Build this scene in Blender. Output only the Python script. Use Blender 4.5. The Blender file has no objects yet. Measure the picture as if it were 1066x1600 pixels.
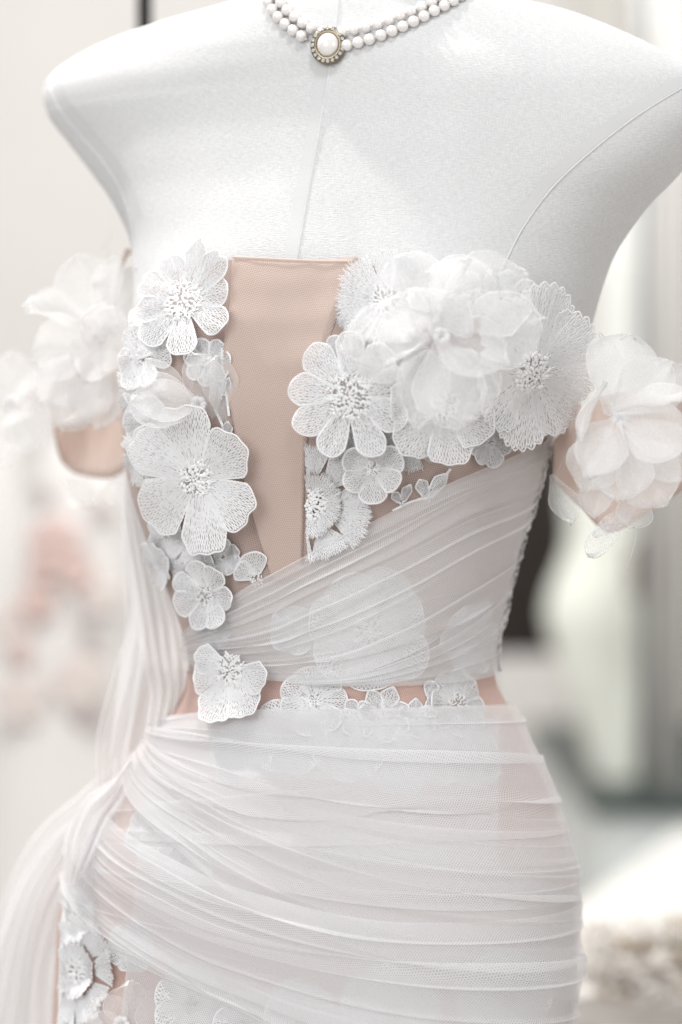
import bpy, math, random
import numpy as np
from mathutils import Vector, Matrix, noise
from mathutils.bvhtree import BVHTree

random.seed(7); np.random.seed(7)
scene = bpy.context.scene
COL = scene.collection
R = math.radians

# ------------------------------------------------------------------ camera
S = 1 / 2600.0          # metres per photo pixel at the mannequin's axis
D = 1.6                 # camera distance to the mannequin's axis
ZC = 1.15               # camera height
cam = bpy.data.cameras.new('camera'); cam_ob = bpy.data.objects.new('camera', cam); COL.objects.link(cam_ob)
cam_ob.location = (0, -D, ZC); cam_ob.rotation_euler = (R(90), 0, 0)
cam.sensor_fit = 'VERTICAL'; cam.sensor_height = 36; cam.sensor_width = 24
cam.lens = 36 * D / (1600 * S)
cam.clip_end = 60; cam.clip_start = 0.05
cam.dof.use_dof = True; cam.dof.focus_distance = D - 0.10; cam.dof.aperture_fstop = 2.5
scene.camera = cam_ob

# ------------------------------------------------------------------ world, lamps, exposure
w = bpy.data.worlds.new('World'); scene.world = w; w.use_nodes = True
bg = w.node_tree.nodes['Background']
bg.inputs['Color'].default_value = (1.0, 0.975, 0.95, 1); bg.inputs['Strength'].default_value = 0.56
def area(name, loc, target, size, power, col=(1, 1, 1), shape='DISK'):
    l = bpy.data.lights.new(name, 'AREA'); l.shape = shape; l.size = size; l.energy = power; l.color = col
    o = bpy.data.objects.new(name, l); COL.objects.link(o); o.location = loc
    o.rotation_euler = (Vector(target) - Vector(loc)).to_track_quat('-Z', 'Y').to_euler()
    return o
area('ceiling_spot', (-0.20, 0.22, 2.80), (0, 0, 1.3), 0.06, 9, (1, .975, .94))
area('ceiling_spot', (0.10, -1.05, 2.80), (0, 0, 1.2), 0.30, 9, (.96, .98, 1))
area('ceiling_spot', (-0.70, 0.30, 2.55), (-.05, 0, 1.25), 0.06, 19, (1, .96, .92))
area('soft_fill', (2.2, -1.6, 1.9), (0.1, 0, 1.1), 1.4, 10, (1, .965, .93))  # added weak warm fill, in place of wall bounce from the right
area('soft_fill', (-1.3, -2.7, 2.1), (0, 0, 1.1), 1.8, 37, (.97, .985, 1))  # added large front fill that brightens the dress; no actual window there
area('background_fill', (0.9, 1.5, 2.9), (.8, 1.9, 0), 1.0, 34, (1, .99, .96))  # added overhead fill to lift the right background, not a known fixture
area('background_fill', (-0.6, 2.2, 2.85), (-.4, 2.5, 0), 1.2, 18, (1, .98, .95))
scene.view_settings.view_transform = 'Standard'; scene.view_settings.look = 'None'
scene.view_settings.exposure = 0.07; scene.view_settings.gamma = 1.0
scene.view_settings.use_curve_mapping = False
scene.cycles.transparent_max_bounces = 40
scene.cycles.max_bounces = 10; scene.cycles.diffuse_bounces = 4; scene.cycles.transmission_bounces = 8
scene.cycles.use_denoising = True
scene.cycles.sample_clamp_indirect = 6

# ------------------------------------------------------------------ helpers
def P(px, py, Y=0.0):
    k = (D + Y) / D * S
    return Vector(((px - 533) * k, Y, ZC - (py - 800) * k))
CAM = Vector((0, -D, ZC))
def ray_dir(px, py): return (P(px, py, 0) - CAM).normalized()

class MB:
    def __init__(self): self.v = []; self.f = []; self.m = []; self.uv = {}
    def vert(self, p): self.v.append((p[0], p[1], p[2])); return len(self.v) - 1
    def face(self, idx, m=0): self.f.append(tuple(idx)); self.m.append(m)
    def grid(self, pts, nu, nv, m=0, closed=False, uvs=None):
        b = len(self.v)
        for p in pts: self.v.append((p[0], p[1], p[2]))
        if uvs is not None:
            for k, q in enumerate(uvs): self.uv[b + k] = q
        for i in range(nu - 1):
            for j in range(nv if closed else nv - 1):
                j2 = (j + 1) % nv
                self.face((b + i * nv + j, b + i * nv + j2, b + (i + 1) * nv + j2, b + (i + 1) * nv + j), m)
        return b
    def tube(self, pts, r, n=6, m=0, cap=True):
        pts = [Vector(p) for p in pts]; N = len(pts)
        rr = r if isinstance(r, (list, tuple)) else [r] * N
        b = len(self.v)
        ref = Vector((0.31, 0.22, 0.92))
        for i, p in enumerate(pts):
            t = (pts[min(i + 1, N - 1)] - pts[max(i - 1, 0)]).normalized()
            a = t.cross(ref)
            if a.length < 1e-4: a = t.cross(Vector((1, 0, 0)))
            a.normalize(); c = t.cross(a)
            for k in range(n):
                an = 2 * math.pi * k / n
                self.vert(p + (a * math.cos(an) + c * math.sin(an)) * rr[i])
        for i in range(N - 1):
            for k in range(n):
                k2 = (k + 1) % n
                self.face((b + i * n + k, b + i * n + k2, b + (i + 1) * n + k2, b + (i + 1) * n + k), m)
        if cap:
            self.face([b + k for k in range(n)][::-1], m); self.face([b + (N - 1) * n + k for k in range(n)], m)
    def ball(self, c, r, m=0, n=6, k=4, sq=1.0, ax=None):
        b = len(self.v); c = Vector(c)
        q = Vector((0, 0, 1)).rotation_difference(ax) if ax is not None else None
        def put(x, y, z):
            p = Vector((x * r, y * r, z * r * sq))
            if q: p = q @ p
            return self.vert(c + p)
        put(0, 0, 1)
        for i in range(1, k):
            th = math.pi * i / k
            for j in range(n):
                ph = 2 * math.pi * (j + .5 * (i % 2)) / n
                put(math.sin(th) * math.cos(ph), math.sin(th) * math.sin(ph), math.cos(th))
        last = put(0, 0, -1)
        for j in range(n):
            self.face((b, b + 1 + j, b + 1 + (j + 1) % n), m)
            self.face((last, b + 1 + (k - 2) * n + (j + 1) % n, b + 1 + (k - 2) * n + j), m)
        for i in range(k - 2):
            for j in range(n):
                a0 = b + 1 + i * n
                self.face((a0 + j, a0 + n + j, a0 + n + (j + 1) % n, a0 + (j + 1) % n), m)
    def box(self, lo, hi, m=0):
        b = len(self.v)
        for z in (lo[2], hi[2]):
            for x, y in ((lo[0], lo[1]), (hi[0], lo[1]), (hi[0], hi[1]), (lo[0], hi[1])): self.vert((x, y, z))
        for f in ((0, 3, 2, 1), (4, 5, 6, 7), (0, 1, 5, 4), (1, 2, 6, 5), (2, 3, 7, 6), (3, 0, 4, 7)):
            self.face([b + i for i in f], m)
    def build(self, name, mats, parent=None, smooth=True, **props):
        me = bpy.data.meshes.new(name)
        me.from_pydata(self.v, [], self.f)
        if not isinstance(mats, (list, tuple)): mats = [mats]
        for m in mats: me.materials.append(m)
        me.polygons.foreach_set('material_index', self.m)
        me.polygons.foreach_set('use_smooth', [smooth] * len(self.f))
        if self.uv:
            uvl = me.uv_layers.new(name='UVMap')
            li = np.zeros(len(me.loops), dtype=np.int32); me.loops.foreach_get('vertex_index', li)
            tab = np.zeros((len(self.v), 2), dtype=np.float32)
            for k, q in self.uv.items(): tab[k] = q
            uvl.data.foreach_set('uv', tab[li].ravel())
        me.update()
        o = bpy.data.objects.new(name, me); COL.objects.link(o)
        if parent is not None: o.parent = parent
        for k, q in props.items(): o[k] = q
        return o
def empty(name, label, cat, group=None):
    o = bpy.data.objects.new(name, None); COL.objects.link(o)
    o['label'] = label; o['category'] = cat
    o.empty_display_size = .05
    if group: o['group'] = group
    return o
def sstep(a, b, x):
    t = min(1, max(0, (x - a) / (b - a))); return t * t * (3 - 2 * t)
def lerp(a, b, t): return a + (b - a) * t
def pchip(xs, ys, x):
    xs = np.asarray(xs, float); ys = np.asarray(ys, float); x = np.clip(np.asarray(x, float), xs[0], xs[-1])
    h = np.diff(xs); d = np.diff(ys) / h; m = np.zeros_like(ys)
    m[0] = d[0]; m[-1] = d[-1]
    for i in range(1, len(xs) - 1):
        if d[i - 1] * d[i] > 0:
            w1 = 2 * h[i] + h[i - 1]; w2 = h[i] + 2 * h[i - 1]
            m[i] = (w1 + w2) / (w1 / d[i - 1] + w2 / d[i])
    k = np.clip(np.searchsorted(xs, x) - 1, 0, len(xs) - 2)
    t = (x - xs[k]) / h[k]
    return ((2 * t**3 - 3 * t**2 + 1) * ys[k] + (t**3 - 2 * t**2 + t) * h[k] * m[k]
            + (-2 * t**3 + 3 * t**2) * ys[k + 1] + (t**3 - t**2) * h[k] * m[k + 1])
def polyline(pts, n):
    """smooth curve through control tuples, n samples, even in chord length"""
    a = np.array(pts, float); d = np.r_[0, np.cumsum(np.linalg.norm(np.diff(a[:, :2], axis=0), axis=1) + 1e-6)]
    x = np.linspace(0, d[-1], n)
    return np.stack([pchip(d, a[:, k], x) for k in range(a.shape[1])], 1)

# ------------------------------------------------------------------ materials
def newmat(name):
    m = bpy.data.materials.new(name); m.use_nodes = True
    nt = m.node_tree
    for n in list(nt.nodes): nt.nodes.remove(n)
    out = nt.nodes.new('ShaderNodeOutputMaterial')
    return m, nt, out
def N(nt, kind, **kw):
    n = nt.nodes.new(kind)
    for k, v in kw.items():
        if k.startswith('i_'): n.inputs[k[2:].replace('_', ' ')].default_value = v
        else: setattr(n, k, v)
    return n
def L(nt, a, b): nt.links.new(a, b)
def math_(nt, op, a, b=None, c=None):
    n = nt.nodes.new('ShaderNodeMath'); n.operation = op
    for i, q in enumerate((a, b, c)):
        if q is None: continue
        if isinstance(q, (int, float)): n.inputs[i].default_value = q
        else: nt.links.new(q, n.inputs[i])
    return n.outputs[0]
def srgb(r, g, b):
    f = lambda c: (c / 255 / 12.92) if c / 255 <= .04045 else ((c / 255 + .055) / 1.055) ** 2.4
    return (f(r), f(g), f(b), 1)

def mat_simple(name, col, rough=.6, noise_scale=30, var=.08, bump=.0, metal=0, spec=.4, sheen=0):
    m, nt, out = newmat(name)
    p = N(nt, 'ShaderNodeBsdfPrincipled'); L(nt, p.outputs[0], out.inputs[0])
    tc = N(nt, 'ShaderNodeTexCoord'); nz = N(nt, 'ShaderNodeTexNoise'); nz.inputs['Scale'].default_value = noise_scale
    nz.inputs['Detail'].default_value = 5
    L(nt, tc.outputs['Object'], nz.inputs['Vector'])
    mx = N(nt, 'ShaderNodeMix', data_type='RGBA')
    mx.inputs['A'].default_value = tuple(c * (1 - var) for c in col[:3]) + (1,)
    mx.inputs['B'].default_value = tuple(min(1, c * (1 + var)) for c in col[:3]) + (1,)
    L(nt, nz.outputs['Fac'], mx.inputs['Factor']); L(nt, mx.outputs['Result'], p.inputs['Base Color'])
    p.inputs['Roughness'].default_value = rough; p.inputs['Metallic'].default_value = metal
    p.inputs['Specular IOR Level'].default_value = spec
    if sheen: p.inputs['Sheen Weight'].default_value = sheen
    if bump:
        b = N(nt, 'ShaderNodeBump'); b.inputs['Strength'].default_value = bump; b.inputs['Distance'].default_value = .002
        L(nt, nz.outputs['Fac'], b.inputs['Height']); L(nt, b.outputs[0], p.inputs['Normal'])
    return m

def mat_linen():
    m, nt, out = newmat('mannequin_linen')
    p = N(nt, 'ShaderNodeBsdfPrincipled'); L(nt, p.outputs[0], out.inputs[0])
    uv = N(nt, 'ShaderNodeUVMap')
    def streak(sx, sy, rot):
        mp = N(nt, 'ShaderNodeMapping'); mp.inputs['Scale'].default_value = (sx, sy, 1); mp.inputs['Rotation'].default_value = (0, 0, rot)
        L(nt, uv.outputs[0], mp.inputs[0])
        nz = N(nt, 'ShaderNodeTexNoise', noise_dimensions='2D'); nz.inputs['Scale'].default_value = 1; nz.inputs['Detail'].default_value = 1.5
        L(nt, mp.outputs[0], nz.inputs['Vector']); return nz.outputs['Fac']
    a = streak(1900, 260, .22); b = streak(260, 1700, .22)
    h = math_(nt, 'ADD', a, b)
    big = streak(14, 14, 0)
    ramp = N(nt, 'ShaderNodeMapRange'); L(nt, h, ramp.inputs[0]); ramp.inputs[1].default_value = .75; ramp.inputs[2].default_value = 1.25
    mx = N(nt, 'ShaderNodeMix', data_type='RGBA')
    mx.inputs['A'].default_value = (.645, .65, .655, 1); mx.inputs['B'].default_value = (.735, .74, .745, 1)
    L(nt, ramp.outputs[0], mx.inputs['Factor'])
    m2 = N(nt, 'ShaderNodeMix', data_type='RGBA', blend_type='MULTIPLY'); m2.inputs['Factor'].default_value = .10
    L(nt, mx.outputs['Result'], m2.inputs['A']); L(nt, big, m2.inputs['B'])
    L(nt, m2.outputs['Result'], p.inputs['Base Color'])
    p.inputs['Roughness'].default_value = .85; p.inputs['Specular IOR Level'].default_value = .2
    p.inputs['Sheen Weight'].default_value = .15
    bp = N(nt, 'ShaderNodeBump'); bp.inputs['Strength'].default_value = .42; bp.inputs['Distance'].default_value = .0006
    L(nt, h, bp.inputs['Height']); L(nt, bp.outputs[0], p.inputs['Normal'])
    return m

def net_holes(nt, pitch, soft=(-.5, 1.1)):
    """honeycomb net from UVs in metres: 0 on the threads, 1 in the holes"""
    uv = N(nt, 'ShaderNodeUVMap')
    nz = N(nt, 'ShaderNodeTexNoise', noise_dimensions='2D'); nz.inputs['Scale'].default_value = 90; nz.inputs['Detail'].default_value = 1
    L(nt, uv.outputs[0], nz.inputs['Vector'])
    off = N(nt, 'ShaderNodeVectorMath', operation='SCALE'); off.inputs['Scale'].default_value = pitch * .9
    L(nt, nz.outputs['Color'], off.inputs[0])
    ad = N(nt, 'ShaderNodeVectorMath', operation='ADD'); L(nt, uv.outputs[0], ad.inputs[0]); L(nt, off.outputs[0], ad.inputs[1])
    k = 2 * math.pi / (pitch * .866); tot = None
    for a in (0, 60, 120):
        d = N(nt, 'ShaderNodeVectorMath', operation='DOT_PRODUCT'); L(nt, ad.outputs[0], d.inputs[0])
        d.inputs[1].default_value = (k * math.cos(R(a + 20)), k * math.sin(R(a + 20)), 0)
        c = math_(nt, 'COSINE', d.outputs['Value'])
        tot = c if tot is None else math_(nt, 'ADD', tot, c)
    mr = N(nt, 'ShaderNodeMapRange', interpolation_type='SMOOTHSTEP'); L(nt, tot, mr.inputs[0])
    mr.inputs[1].default_value = soft[0]; mr.inputs[2].default_value = soft[1]
    return mr.outputs[0], uv

def mat_tulle(name, col, a_thread, a_hole, pitch=.0013, trans=.30):
    m, nt, out = newmat(name)
    hole, uv = net_holes(nt, pitch)
    alpha = math_(nt, 'MULTIPLY_ADD', hole, a_hole - a_thread, a_thread)
    df = N(nt, 'ShaderNodeBsdfDiffuse'); df.inputs[0].default_value = col
    tl = N(nt, 'ShaderNodeBsdfTranslucent'); tl.inputs[0].default_value = col
    mx = N(nt, 'ShaderNodeMixShader'); mx.inputs[0].default_value = trans
    L(nt, df.outputs[0], mx.inputs[1]); L(nt, tl.outputs[0], mx.inputs[2])
    tr = N(nt, 'ShaderNodeBsdfTransparent'); mo = N(nt, 'ShaderNodeMixShader')
    L(nt, alpha, mo.inputs[0]); L(nt, tr.outputs[0], mo.inputs[1]); L(nt, mx.outputs[0], mo.inputs[2])
    L(nt, mo.outputs[0], out.inputs[0])
    return m

def mat_meshcloth(name, col, dark, pitch=.0013):
    m, nt, out = newmat(name)
    hole, uv = net_holes(nt, pitch, (-.9, 1.6))
    p = N(nt, 'ShaderNodeBsdfPrincipled'); L(nt, p.outputs[0], out.inputs[0])
    mx = N(nt, 'ShaderNodeMix', data_type='RGBA'); mx.inputs['A'].default_value = col; mx.inputs['B'].default_value = dark
    L(nt, hole, mx.inputs['Factor'])
    L(nt, mx.outputs['Result'], p.inputs['Base Color'])
    p.inputs['Roughness'].default_value = .7; p.inputs['Sheen Weight'].default_value = .18; p.inputs['Specular IOR Level'].default_value = .2
    bp = N(nt, 'ShaderNodeBump', invert=True); bp.inputs['Strength'].default_value = .35; bp.inputs['Distance'].default_value = .0004
    L(nt, hole, bp.inputs['Height']); L(nt, bp.outputs[0], p.inputs['Normal'])
    return m

def mat_thread(name, col, alpha=1.0, trans=.2, rough=.55):
    m, nt, out = newmat(name)
    p = N(nt, 'ShaderNodeBsdfPrincipled'); p.inputs['Base Color'].default_value = col
    p.inputs['Roughness'].default_value = rough; p.inputs['Specular IOR Level'].default_value = .35; p.inputs['Sheen Weight'].default_value = .2
    tc = N(nt, 'ShaderNodeTexCoord'); nz = N(nt, 'ShaderNodeTexNoise'); nz.inputs['Scale'].default_value = 900; nz.inputs['Detail'].default_value = 2
    L(nt, tc.outputs['Object'], nz.inputs['Vector'])
    bp = N(nt, 'ShaderNodeBump'); bp.inputs['Strength'].default_value = .4; bp.inputs['Distance'].default_value = .0004
    L(nt, nz.outputs['Fac'], bp.inputs['Height']); L(nt, bp.outputs[0], p.inputs['Normal'])
    tl = N(nt, 'ShaderNodeBsdfTranslucent'); tl.inputs[0].default_value = col
    mx = N(nt, 'ShaderNodeMixShader'); mx.inputs[0].default_value = trans
    L(nt, p.outputs[0], mx.inputs[1]); L(nt, tl.outputs[0], mx.inputs[2])
    if alpha < 1:
        tr = N(nt, 'ShaderNodeBsdfTransparent'); mo = N(nt, 'ShaderNodeMixShader')
        mr = N(nt, 'ShaderNodeMapRange'); L(nt, nz.outputs['Fac'], mr.inputs[0])
        mr.inputs[1].default_value = .35; mr.inputs[2].default_value = .65
        mr.inputs[3].default_value = alpha - .25; mr.inputs[4].default_value = min(1, alpha + .25)
        L(nt, mr.outputs[0], mo.inputs[0]); L(nt, tr.outputs[0], mo.inputs[1]); L(nt, mx.outputs[0], mo.inputs[2])
        L(nt, mo.outputs[0], out.inputs[0])
    else: L(nt, mx.outputs[0], out.inputs[0])
    return m

def mat_organza(name, col, alpha, gloss=.12):
    m, nt, out = newmat(name)
    tc = N(nt, 'ShaderNodeTexCoord'); nz = N(nt, 'ShaderNodeTexNoise'); nz.inputs['Scale'].default_value = 1500; nz.inputs['Detail'].default_value = 1
    L(nt, tc.outputs['Object'], nz.inputs['Vector'])
    bp = N(nt, 'ShaderNodeBump'); bp.inputs['Strength'].default_value = .5; bp.inputs['Distance'].default_value = .0004
    L(nt, nz.outputs['Fac'], bp.inputs['Height'])
    df = N(nt, 'ShaderNodeBsdfDiffuse'); df.inputs[0].default_value = col
    tl = N(nt, 'ShaderNodeBsdfTranslucent'); tl.inputs[0].default_value = col
    gl = N(nt, 'ShaderNodeBsdfGlossy'); gl.inputs['Roughness'].default_value = .4; gl.inputs[0].default_value = (1, 1, 1, 1)
    L(nt, bp.outputs[0], gl.inputs['Normal'])
    a = N(nt, 'ShaderNodeMixShader'); a.inputs[0].default_value = .42
    L(nt, df.outputs[0], a.inputs[1]); L(nt, tl.outputs[0], a.inputs[2])
    b = N(nt, 'ShaderNodeMixShader'); b.inputs[0].default_value = gloss
    L(nt, a.outputs[0], b.inputs[1]); L(nt, gl.outputs[0], b.inputs[2])
    tr = N(nt, 'ShaderNodeBsdfTransparent'); mo = N(nt, 'ShaderNodeMixShader')
    mr = N(nt, 'ShaderNodeMapRange'); L(nt, nz.outputs['Fac'], mr.inputs[0])
    mr.inputs[1].default_value = .3; mr.inputs[2].default_value = .7
    mr.inputs[3].default_value = alpha - .05; mr.inputs[4].default_value = min(1, alpha + .05)
    L(nt, mr.outputs[0], mo.inputs[0]); L(nt, tr.outputs[0], mo.inputs[1]); L(nt, b.outputs[0], mo.inputs[2])
    L(nt, mo.outputs[0], out.inputs[0])
    return m

def mat_pearl():
    m, nt, out = newmat('pearl_nacre')
    p = N(nt, 'ShaderNodeBsdfPrincipled'); L(nt, p.outputs[0], out.inputs[0])
    lw = N(nt, 'ShaderNodeTexNoise'); lw.inputs['Scale'].default_value = 120
    tc = N(nt, 'ShaderNodeTexCoord'); L(nt, tc.outputs['Object'], lw.inputs['Vector'])
    mx = N(nt, 'ShaderNodeMix', data_type='RGBA'); mx.inputs['A'].default_value = (.82, .77, .74, 1); mx.inputs['B'].default_value = (.85, .84, .83, 1)
    L(nt, lw.outputs['Fac'], mx.inputs['Factor']); L(nt, mx.outputs['Result'], p.inputs['Base Color'])
    p.inputs['Roughness'].default_value = .10; p.inputs['Specular IOR Level'].default_value = .9; p.inputs['Coat Weight'].default_value = 1.0; p.inputs['Coat IOR'].default_value = 1.8; p.inputs['Coat Roughness'].default_value = .06
    p.inputs['Subsurface Weight'].default_value = .0
    return m

M = {}
M['linen'] = mat_linen()
M['seam'] = mat_simple('seam_thread', (.70, .71, .72, 1), .8, 400, .1, .3)
M['tape'] = mat_simple('seam_tape', (.63, .635, .64, 1), .85, 900, .03, .1)
M['nude'] = mat_meshcloth('nude_mesh', srgb(203, 184, 174), srgb(170, 149, 140), .0012)
M['mauve'] = mat_meshcloth('mauve_mesh', srgb(196, 178, 170), srgb(150, 128, 121), .0012)
M['pink'] = mat_meshcloth('dusty_pink_mesh', srgb(208, 180, 170), srgb(172, 138, 130), .0012)
M['satin'] = mat_thread('nude_satin', srgb(234, 221, 214), 1.0, .5, .5)
WHITE = (.92, .92, .93, 1)
M['thread'] = mat_thread('embroidery_thread', WHITE, 1.0, .06)
M['ground'] = mat_thread('embroidery_ground', (.91, .91, .92, 1), .36, .12, .8)
M['organza'] = mat_organza('organza', (.92, .92, .925, 1), .34, .05)
M['organza_dense'] = mat_organza('organza_dense', (.92, .92, .92, 1), .56, .05)
M['organza_edge'] = mat_organza('organza_edge', (.93, .93, .93, 1), .66, .10)
M['tulle'] = mat_tulle('white_tulle', (.92, .92, .93, 1), .64, .18)
M['tulle_soft'] = mat_tulle('soft_tulle', (.92, .915, .92, 1), .56, .20)
M['tulle_lining'] = mat_tulle('lining_tulle', (.90, .90, .91, 1), .78, .44)
M['cord'] = mat_thread('cord_thread', (.84, .83, .82, 1))
M['pearl'] = mat_pearl()
M['gold'] = mat_simple('gold_setting', (.26, .215, .155, 1), .3, 200, .1, .1, metal=1)
M['stone'] = mat_simple('rhinestone', (.85, .85, .83, 1), .05, 300, .05, 0, metal=.85)

# ------------------------------------------------------------------ the body surface (dress form), as rows of cross-sections
YAW = R(24)
T = np.array([  # photo row, left edge, right edge, section exponent, front depth, back depth
    (-330, 446, 698, 2.0, .052, .056), (-170, 442, 702, 2.0, .054, .058), (-60, 440, 712, 2.0, .055, .060), (-22, 430, 745, 1.9, .057, .062),
    (0, 412, 802, 1.7, .059, .065), (25, 338, 893, 1.55, .061, .070), (50, 232, 962, 1.55, .063, .075),
    (70, 168, 1010, 1.6, .065, .080), (95, 116, 1056, 1.7, .068, .085), (125, 77, 1094, 1.85, .072, .090),
    (150, 67, 1110, 1.95, .075, .092), (180, 74, 1112, 2.0, .079, .094), (225, 106, 1090, 2.05, .084, .095),
    (262, 134, 1064, 2.1, .088, .096), (330, 180, 1000, 2.15, .095, .097), (400, 207, 957, 2.2, .102, .098),
    (470, 210, 934, 2.2, .107, .097), (560, 200, 908, 2.2, .110, .096), (640, 195, 868, 2.2, .110, .094),
    (700, 197, 846, 2.2, .108, .092), (760, 207, 830, 2.2, .104, .089), (850, 236, 803, 2.2, .098, .084),
    (950, 278, 778, 2.2, .092, .078), (1030, 300, 764, 2.2, .088, .075), (1070, 296, 768, 2.2, .088, .077),
    (1110, 270, 786, 2.2, .090, .083), (1180, 223, 818, 2.2, .096, .096), (1260, 168, 852, 2.2, .102, .110),
    (1340, 122, 876, 2.2, .106, .120), (1420, 98, 886, 2.2, .107, .122), (1520, 92, 885, 2.2, .106, .118),
    (1600, 90, 882, 2.2, .105, .114), (1760, 98, 872, 2.2, .103, .108), (2400, 170, 820, 2.1, .11, .11),
    (3780, -60, 1060, 2.0, .24, .24)])
rows = np.concatenate([np.arange(-330, -30, 14), np.arange(-30, 160, 3), np.arange(160, 1700, 9), np.arange(1700, 3781, 80)]).astype(float)
NR, NC = len(rows), 220
hwm = (T[:, 2] - T[:, 1]) / 2 * S * math.sin(YAW) * .92      # the turned body's left edge lies farther, its right edge nearer
cols = {k: pchip(T[:, 0], T[:, i], rows) for i, k in ((3, 'n'), (4, 'F'), (5, 'B'))}
cols['xl'] = pchip(800 + (T[:, 0] - 800) * (D + hwm) / D, T[:, 1], rows)
cols['xr'] = pchip(800 + (T[:, 0] - 800) * (D - hwm) / D, T[:, 2], rows)
G = np.zeros((NR, NC, 3))
phi = np.arange(NC) / NC * 2 * math.pi          # 0 = front, growing towards the picture's right
for i, py in enumerate(rows):
    a = (cols['xr'][i] - cols['xl'][i]) / 2 * S; n = cols['n'][i]
    sn, cs = np.sin(phi), np.cos(phi)
    lx = a * np.sign(sn) * np.abs(sn) ** (2 / n)
    dep = np.where(cs > 0, cols['F'][i], cols['B'][i])
    ly = -dep * np.sign(cs) * np.abs(cs) ** (2 / n)
    bust = .020 * math.exp(-((py - 575) / 120.0) ** 2)
    for c in (-.62, .62):
        d = (phi - c + math.pi) % (2 * math.pi) - math.pi
        g = np.exp(-(d / .40) ** 2) * bust
        lx += g * np.sin(phi) * .6; ly -= g * np.cos(phi)
    X = lx * math.cos(YAW) + ly * math.sin(YAW); Y = -lx * math.sin(YAW) + ly * math.cos(YAW)
    jl, jr = X.argmin(), X.argmax()
    tl = (cols['xl'][i] - 533) * S * (D + Y[jl]) / D; tr_ = (cols['xr'][i] - 533) * S * (D + Y[jr]) / D
    k = (tr_ - tl) / (X[jr] - X[jl]); X = tl + (X - X[jl]) * k
    G[i, :, 0] = X; G[i, :, 1] = Y; G[i, :, 2] = ZC - (py - 800) * S
for _ in range(2):      # relax so the rows flow into each other
    G[1:-1] = .25 * G[:-2] + .5 * G[1:-1] + .25 * G[2:]
du = np.roll(G, -1, 1) - np.roll(G, 1, 1); dv = np.gradient(G, axis=0)
NRM = np.cross(dv, du); NRM /= np.linalg.norm(NRM, axis=2, keepdims=True)
cen = G.mean(axis=1, keepdims=True)
if ((G - cen) * NRM).sum() < 0: NRM = -NRM
for _ in range(3): NRM = (NRM + np.roll(NRM, 1, 1) + np.roll(NRM, -1, 1)); NRM /= np.linalg.norm(NRM, axis=2, keepdims=True)
quads = [(i * NC + j, i * NC + (j + 1) % NC, (i + 1) * NC + (j + 1) % NC, (i + 1) * NC + j) for i in range(NR - 1) for j in range(NC)]
BV = BVHTree.FromPolygons([Vector(p) for p in G.reshape(-1, 3)], quads)
ARC = np.concatenate([np.zeros((NR, 1)), np.cumsum(np.linalg.norm(np.diff(G, axis=1), axis=2), axis=1)], 1)

TOT = np.array([ARC[i, -1] + np.linalg.norm(G[i, 0] - G[i, -1]) for i in range(NR)])
def arc(r, c):
    r = min(max(r, 0), NR - 1.001); i = int(r); f = r - i
    g = lambda k: ARC[k, int(c) % NC] - (TOT[k] if c < 0 else 0)
    return g(i) * (1 - f) + g(i + 1) * f
def surf(r, c):
    """point and normal at fractional grid row r and column c (columns wrap)"""
    r = min(max(r, 0), NR - 1.001); i = int(r); fr = r - i
    j = int(math.floor(c)); fc = c - j; j0 = j % NC; j1 = (j + 1) % NC
    w00, w01, w10, w11 = (1 - fr) * (1 - fc), (1 - fr) * fc, fr * (1 - fc), fr * fc
    p = G[i, j0] * w00 + G[i, j1] * w01 + G[i + 1, j0] * w10 + G[i + 1, j1] * w11
    n = NRM[i, j0] * w00 + NRM[i, j1] * w01 + NRM[i + 1, j0] * w10 + NRM[i + 1, j1] * w11
    return Vector(p), Vector(n).normalized()
def row_of(py): return float(np.interp(py, rows, np.arange(NR)))
def hit(px, py):
    """photo pixel -> body point, normal, (row, col); slides inwards when the ray misses"""
    for k in range(60):
        q = px + (560 - px) * k / 60
        h, n, f, d = BV.ray_cast(CAM, ray_dir(q, py))
        if h is not None:
            i, j = divmod(f, NC); g = G[i, j]
            A = np.stack([G[i + 1, j] - g, G[i, (j + 1) % NC] - g], 1)
            s, *_ = np.linalg.lstsq(A, np.array(h) - g, rcond=None)
            r, c = i + s[0], j + s[1]
            if c > NC / 2 + NC * .12: c -= NC
            p, nn = surf(r, c)
            return p, nn, r, c
    raise ValueError((px, py))
def on(px, py, off=0.0):
    p, n, r, c = hit(px, py); return p + n * off

# ================================================================== THE SETTING
floor = MB(); floor.grid([(x, y, 0) for y in np.linspace(-3, 6, 10) for x in np.linspace(-4, 4, 9)], 10, 9)
floor.build('floor', mat_simple('pale_floor', (.52, .50, .48, 1), .35, 3, .06), kind='structure')
wallm = mat_simple('warm_white_plaster', (.71, .69, .67, 1), .9, 5, .03, .15)
wl = MB(); wl.box((-4, 3.6, .004), (.45, 3.75, 3.2)); wl.build('wall_back', wallm, kind='structure', smooth=False)
wl = MB(); wl.box((.452, 3.55, .004), (4, 3.72, 3.2)); wl.build('wall_right', mat_simple('greige_plaster', (.64, .62, .58, 1), .9, 4, .05, .15), kind='structure', smooth=False)
M['black'] = mat_simple('black_powder_coat', (.012, .012, .014, 1), .5, 80, .2)
M['steel'] = mat_simple('brushed_steel', (.42, .43, .43, 1), .35, 300, .1, metal=.9)
M['palesteel'] = mat_simple('pale_enamel', (.60, .58, .56, 1), .5, 60, .05)
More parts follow.
